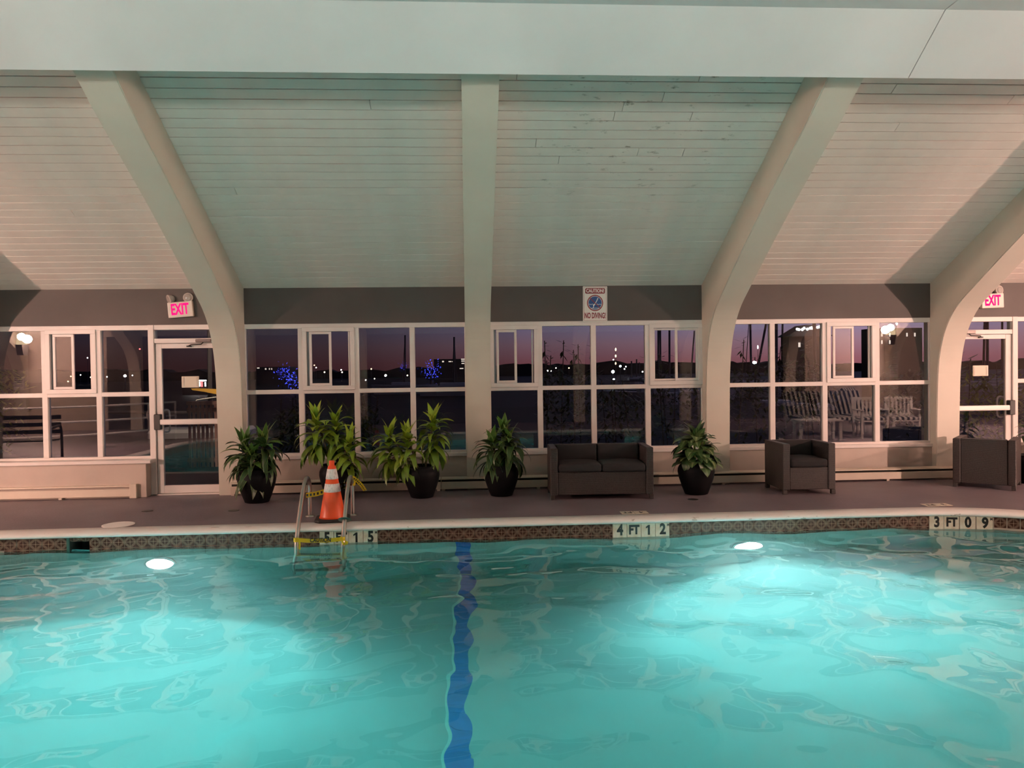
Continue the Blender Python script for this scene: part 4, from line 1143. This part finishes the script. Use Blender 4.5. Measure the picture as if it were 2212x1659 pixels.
# boats: hull, cabin, mast, stays
def boat(label, px, y, masttop, hullpy=832, lean=0.0, stays=(), L=9.0, group=None, r=.06):
    p = at(px, hullpy, y); t = thing('sailboat', label, 'sailboat', (p.x, y, -1.5), 0, group); hz = 1.2
    sec = []
    bm = B()
    for f, w in ((-.5, .55), (-.25, 1.0), (.1, 1.0), (.35, .6), (.5, .05)):
        sec.append([bm.verts.new(q) for q in ((f*L, -w*1.3, hz+abs(f)*.4), (f*L*.92, -w*.7, .1), (f*L*.92, w*.7, .1), (f*L, w*1.3, hz+abs(f)*.4))])
    for q, r2 in zip(sec, sec[1:]):
        for k in range(4): bm.faces.new((q[k], q[(k+1) % 4], r2[(k+1) % 4], r2[k]))
    bm.faces.new(sec[0]); bm.faces.new(sec[-1][::-1])
    obj('hull', bm, M['hull'], t)
    obj('cabin', bx(-L*.2, L*.15, -.7, .7, hz, hz+.5, .08), M['hull'], t)
    q = at(px+lean, masttop, y)-t.location
    obj('mast', tube(B(), [(0, 0, hz), (q.x, 0, q.z)], r, 7), M['mast'], t)
    obj('boom', tube(B(), [(0, 0, hz+.9), (-L*.38, 0, hz+.95)], r*.8, 6), M['mast'], t)
    for sx in stays:
        e = at(sx, 790, y)-t.location
        obj('stay', tube(B(), [(q.x, 0, q.z), (e.x, 0, 1.2)], r*.35, 5), M['mast'], t)
    return t
boat('far sailboat, single thin mast in the third column left of the middle frame', 875, 105, 724, stays=(868,), r=.11)
boat('far sailboat with an A shaped rig close to the middle frame', 981, 95, 728, stays=(975, 987), r=.12)
boat('sailboat mast leftmost in the twin pane slider over the aglaonema', 1422, 55, 690, r=.075, L=3)
boat('sailboat mast second in the twin pane slider', 1427, 60, 690, r=.075, lean=-1)
boat('sailboat mast third in the twin pane slider', 1446, 65, 690, r=.09)
boat('leaning mast at the right edge of the twin pane slider', 1490, 70, 715, lean=10, r=.07)
boat('sailboat with crossed spars in the left column of the fourth window', 1623, 75, 660, lean=-3, stays=(1608,), r=.11)
boat('sailboat with a long leaning spar in the fourth window', 1630, 80, 640, lean=36, r=.12)
boat('thick mast beside the first mullion of the fourth window', 1675, 32, 640, r=.10, L=4)
boat('thin mast in the second column of the fourth window', 1689, 85, 650, lean=2, r=.11)
boat('thick mast in front of the gabled building', 1762, 28.5, 650, lean=-4, r=.07, L=3)
boat('first mast seen through the transom of the right door', 2123, 50, 640, lean=6, r=.08)
boat('second mast seen through the transom of the right door', 2133, 60, 640, r=.11)
boat('third mast seen through the transom of the right door', 2165, 70, 640, r=.10)
for i, (px, top) in enumerate(((1364, 780), (1375, 776), (1381, 783))):
    boat('lit sailboat mast on the dock, %s of three' % ('leftmost', 'middle', 'rightmost')[i], px, 118+9*i, top, r=.12, L=2.5)
t = boat('moored boat with a yellow sail cover seen through the left door', 452, 21, 600, hullpy=860, L=7)
e = [at(px, py, 20.6)-t.location for px, py in ((417, 839), (500, 842), (500, 852), (470, 851), (445, 846), (420, 842.5))]
obj('sail_cover', prism(B(), [(p.x, p.z) for p in e], 'y', -.55, -.15), M['sailcover'], t)
obj('guard_rail', tube(B(), [at(px, py, 20.4)-t.location+Vector((0, -.3, 0)) for px, py in ((430, 868), (434, 863), (455, 860), (475, 857))], .015, 5), M['whitepipe'], t)
p = at(497, 815, 19.0); t = thing('dock_lamp', 'warm lamp post over the moored boat, hidden behind the left arch', 'lamp', (p.x, p.y, -.02))
obj('post', tube(B(), [(0, 0, 0), (0, 0, 2.6), (-.1, 0, 2.75)], .04, 8), M['mast'], t); obj('shade', lathe(B(), [(.04, .08), (.16, 0)], 16, (-.12, 0, 2.70), cap=False), M['mast'], t)
l = bpy.data.lights.new('dock_lamp_bulb', 'SPOT'); l.energy = 170; l.color = (1, .75, .5); l.shadow_soft_size = .06; l.spot_size = math.radians(110); l.spot_blend = .5
lo = bpy.data.objects.new('dock_lamp_bulb', l); COL.objects.link(lo); lo.parent = t; lo.location = (-.12, 0, 2.62); lo.rotation_euler = Vector((-.7, .9, -.9)).to_track_quat('-Z', 'Y').to_euler()
# wooden fence outside the left door
fn = thing('wooden_fence', 'brown wooden baluster fence outside the left door', 'fence', (at(455, 900, 14).x, 14, -.02)); f0 = fn.location.copy()
fx0 = at(404, 872, 14).x-f0.x; fx1 = at(520, 872, 14).x-f0.x; zt = at(440, 871, 14).z+.02
obj('top_rail', bx(fx0, fx1, -.06, .06, zt-.03, zt+.04, .008), M['wood'], fn); obj('rail', bx(fx0, fx1, -.02, .02, zt-.16, zt-.08), M['wood'], fn)
obj('rail', bx(fx0, fx1, -.02, .02, .08, .16), M['wood'], fn)
n = 12
for i in range(n):
    x = fx0+.05+(fx1-fx0-.1)*i/(n-1); obj('baluster', bx(x-.022, x+.022, -.045, -.015, .0, zt-.03), M['wood'], fn)
# bushes against the terrace
def bush(label, px0, px1, pytop, y, m, seed, n=520, tall=.35):
    a = at(px0, pytop, y); b = at(px1, pytop, y); t = thing('bush', label, 'bush', ((a.x+b.x)/2, y, -.02)); rw = random.Random(seed); L = (b.x-a.x)/2; H = a.z+.02
    bm = B()
    for i in range(n):
        x = rw.uniform(-1, 1); z = rw.random()**.55
        h = H*(.86+.14*noise.noise(Vector((x*2.2, seed, 0))))
        c = Vector((x*L, rw.uniform(-.45, .45), .15+(h-.2)*z))
        l = rw.uniform(.10, .20); az = rw.uniform(0, 6.3); th = rw.uniform(-.9, .7)
        d = Vector((math.cos(az)*math.cos(th), math.sin(az)*math.cos(th), math.sin(th))); sd = d.cross(Vector((0, 0, 1))).normalized()*l*.16
        v = [bm.verts.new(q) for q in (c, c+d*l*.45+sd, c+d*l, c+d*l*.45-sd)]; bm.faces.new(v)
    st = B()
    for i in range(max(4, int(L*5))):
        x = rw.uniform(-L, L); top = H*rw.uniform(.95, 1.0+tall*.5); lean_ = rw.uniform(-.15, .15)
        tube(st, [(x, rw.uniform(-.2, .2), 0), (x+lean_, rw.uniform(-.2, .2), top)], .008, 4)
        for k in range(9):
            az = k*2.4; th = .5-.18*k; c = Vector((x+lean_, 0, top-.03*k)); l = .17
            d = Vector((math.cos(az)*math.cos(th), math.sin(az)*math.cos(th), math.sin(th))); sd = Vector((-math.sin(az), math.cos(az), 0))*l*.13
            v = [bm.verts.new(q) for q in (c, c+d*l*.45+sd, c+d*l, c+d*l*.45-sd)]; bm.faces.new(v)
    tag(obj('foliage', bm, M[m], t), kind='stuff'); tag(obj('stems', st, M['twig'], t), kind='stuff')
bush('dark bush filling the left half of the window below the sign', 1165, 1232, 768, 13.6, 'bush', 1, 500)
bush('dark bush behind the middle mullion below the sign', 1236, 1290, 770, 15.0, 'bush', 2, 420)
bush('low dark bush right of the sign, below the dock lights', 1292, 1385, 826, 13.3, 'bush', 3, 420, .1)
bush('bush behind the twin pane slider over the aglaonema', 1392, 1510, 776, 14.6, 'bush', 4, 600, .2)
bush('bush at the left of the fourth window', 1560, 1672, 764, 13.1, 'bush', 5, 620, .3)
bush('taller bush under the gabled building in the fourth window', 1676, 1790, 748, 14.7, 'bush', 6, 760, .15)
bush('warm lit bush behind the right frame', 1900, 2060, 770, 14.2, 'bush', 7, 620, .2)
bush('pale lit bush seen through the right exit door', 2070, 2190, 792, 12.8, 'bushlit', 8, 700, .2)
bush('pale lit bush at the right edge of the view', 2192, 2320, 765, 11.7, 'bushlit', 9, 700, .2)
bush('round dark bush behind the first and second plants', 600, 668, 856, 12.6, 'bush', 10, 420, .05)
bush('narrow dark bush behind the third plant', 778, 808, 852, 12.6, 'bush', 11, 260, .05)
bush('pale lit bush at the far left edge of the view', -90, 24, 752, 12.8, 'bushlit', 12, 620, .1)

# ------------------------------------------------------------------ the near deck and its ends, seen mirrored in the glass
def mat_stripe():
    m = mat('striped_canvas', (.7, .68, .65), .8); t = m.node_tree; b = t.nodes['Principled BSDF']
    c = N(t, 'ShaderNodeTexCoord'); sx = N(t, 'ShaderNodeSeparateXYZ'); t.links.new(c.outputs['Object'], sx.inputs[0])
    k = math_(t, 'FRACT', math_(t, 'MULTIPLY', sx.outputs['X'], 9.0)); k = math_(t, 'GREATER_THAN', k, .5)
    mx = N(t, 'ShaderNodeMixRGB'); t.links.new(k, mx.inputs[0]); mx.inputs[1].default_value = (.74, .70, .66, 1); mx.inputs[2].default_value = (.02, .02, .025, 1)
    t.links.new(mx.outputs[0], b.inputs['Base Color']); return m
M['stripe'] = mat_stripe()
def patio_chair(label, loc, rz):
    t = thing('slat_chair', label, 'chair', loc, rz)
    for x in (-.27, .27):
        obj('leg', bx(x-.025, x+.025, -.27, -.22, 0, .62, .006), M['whiteplastic'], t)
        o = obj('leg', bx(x-.025, x+.025, -.025, .025, 0, .92, .006), M['whiteplastic'], t, loc=(0, .24, 0), rot=(-.16, 0, 0))
        obj('armrest', bx(x-.04, x+.04, -.30, .30, .62, .65, .01), M['whiteplastic'], t)
    obj('seat', bx(-.27, .27, -.27, .25, .38, .41, .006), M['whiteplastic'], t)
    o = obj('cushion', cushion(-.25, .25, -.26, .22, .41, .47, .02, .02), M['stripe'], t, True)
    for z in (.50, .88): obj('rail', bx(-.26, .26, -.02, .02, z-.03, z+.03, .006), M['whiteplastic'], t, loc=(0, .245+(z*.16), 0), rot=(-.16, 0, 0))
    for i in range(6):
        x = -.21+.084*i; obj('slat', bx(x-.02, x+.02, -.008, .008, .5, .88, .003), M['whiteplastic'], t, loc=(0, .245+.69*.16-.69*.0, 0), rot=(0, 0, 0))
    return t
def lounger(label, loc, rz):
    t = thing('sun_lounger', label, 'sun lounger', loc, rz)
    for x in (-.31, .31):
        obj('rail', bx(x-.02, x+.02, -1.0, .55, .28, .33, .006), M['whiteplastic'], t)
        for y in (-.9, .4): obj('leg', bx(x-.025, x+.025, y-.03, y+.03, 0, .29, .006), M['whiteplastic'], t)
    obj('seat_cushion', cushion(-.30, .30, -.98, .30, .335, .41, .015, .025), M['stripe'], t, True)
    bm = cushion(-.30, .30, -.02, .72, .0, .08, .02, .025); bm.transform(Matrix.Translation((0, .32, .36)) @ Matrix.Rotation(.95, 4, 'X'))
    obj('back_cushion', bm, M['stripe'], t, True)
    bm = bx(-.31, .31, -.02, .74, -.03, -.005, .006); bm.transform(Matrix.Translation((0, .32, .36)) @ Matrix.Rotation(.95, 4, 'X'))
    obj('back_frame', bm, M['whiteplastic'], t)
    return t
patio_chair('white slat back chair nearest the right end wall, mirrored in the fourth window', (9.75, 4.80, 0), PI+.25)
patio_chair('white slat back chair beside the low table, mirrored in the fourth window', (9.02, 4.75, 0), PI+.15)
lounger('striped lounger nearest the right end wall, in the row behind the slat chairs', (9.75, 2.75, 0), PI+.12)
lounger('striped lounger in the middle of the row on the right end deck', (9.02, 2.85, 0), PI+.10)
lounger('striped lounger closest to the pool in the row behind the low table', (8.30, 2.95, 0), PI+.14)
lounger('striped lounger alone on the near deck, mirrored low in the right door', (11.4, .3, 0), PI-.5)
t = thing('low_table', 'white low table on the right end deck', 'table', (7.72, 4.9, 0), .15)
obj('top', bx(-.48, .48, -.30, .30, .42, .455, .01), M['whiteplastic'], t)
for x in (-.42, .42):
    for y in (-.24, .24): obj('leg', bx(x-.03, x+.03, y-.03, y+.03, 0, .42, .006), M['whiteplastic'], t)
t = thing('bench', 'dark slatted bench on the left end deck, mirrored in the first window', 'bench', (-8.45, 6.3, 0), PI-.1)
for x in (-.62, .62):
    obj('side_frame', tube(B(), bez([(x, -.24, 0), (x, -.24, .40), (x, -.20, .62), (x, .0, .66), (x, .22, .66), (x, .27, .40), (x, .27, 0)], 4), .025, 7), M['darkwood'], t)
for i in range(4): obj('seat_slat', bx(-.62, .62, -.22+.115*i, -.12+.115*i, .40, .43, .006), M['darkwood'], t)
for z in (.56, .70, .84): obj('back_slat', bx(-.62, .62, .24, .27, z-.04, z+.04, .006), M['darkwood'], t)
t = thing('handrail', 'white pipe handrail with scrolled posts round the left pool steps', 'handrail', (-8.1, 3.4, 0))
path = [(-2.2, 1.3, 0), (-1.0, .8, 0), (-.1, .2, 0), (.55, -.8, 0), (.85, -1.7, 0)]
for z in (.32, .62, .95): obj('rail', tube(B(), [p+Vector((0, 0, z)) for p in bez(path, 6)], .024, 8), M['whitepipe'], t)
for p in path:
    p = Vector(p); obj('post', tube(B(), [p, p+Vector((0, 0, .95))], .024, 8), M['whitepipe'], t)
for p in path[1:4]:
    p = Vector(p); obj('scroll', tube(B(), [p+Vector((.10*math.cos(a)*(1-a/14), .10*math.cos(a)*(1-a/14), .66+.13*math.sin(a)*(1-a/14))) for a in [i*.5 for i in range(16)]], .018, 7), M['whitepipe'], t)
def post_sign(k, label, head):
    s_ = 1 if k < 0 else -1; x = POSTS[k]+PW/2
    t = thing('rules_sign', label, 'sign', (x, -2.10, 1.62))
    obj('board', bx(-.14, .14, -.006, .006, -.38, .38, .004), M['signw'], t)
    obj('header', bx(-.13, .13, .0062, .009, .24, .36), M[head], t)
    for i in range(9):
        w = .09+.03*((i*7) % 3)/2; obj('print_line', bx(-w, w, .0062, .008, .17-.055*i, .185-.055*i), M['black'], t)
post_sign(-4, 'white rules sign with a red heading on the far left frame', 'red')
post_sign(4, 'white rules sign with a blue heading on the far right frame', 'blue')
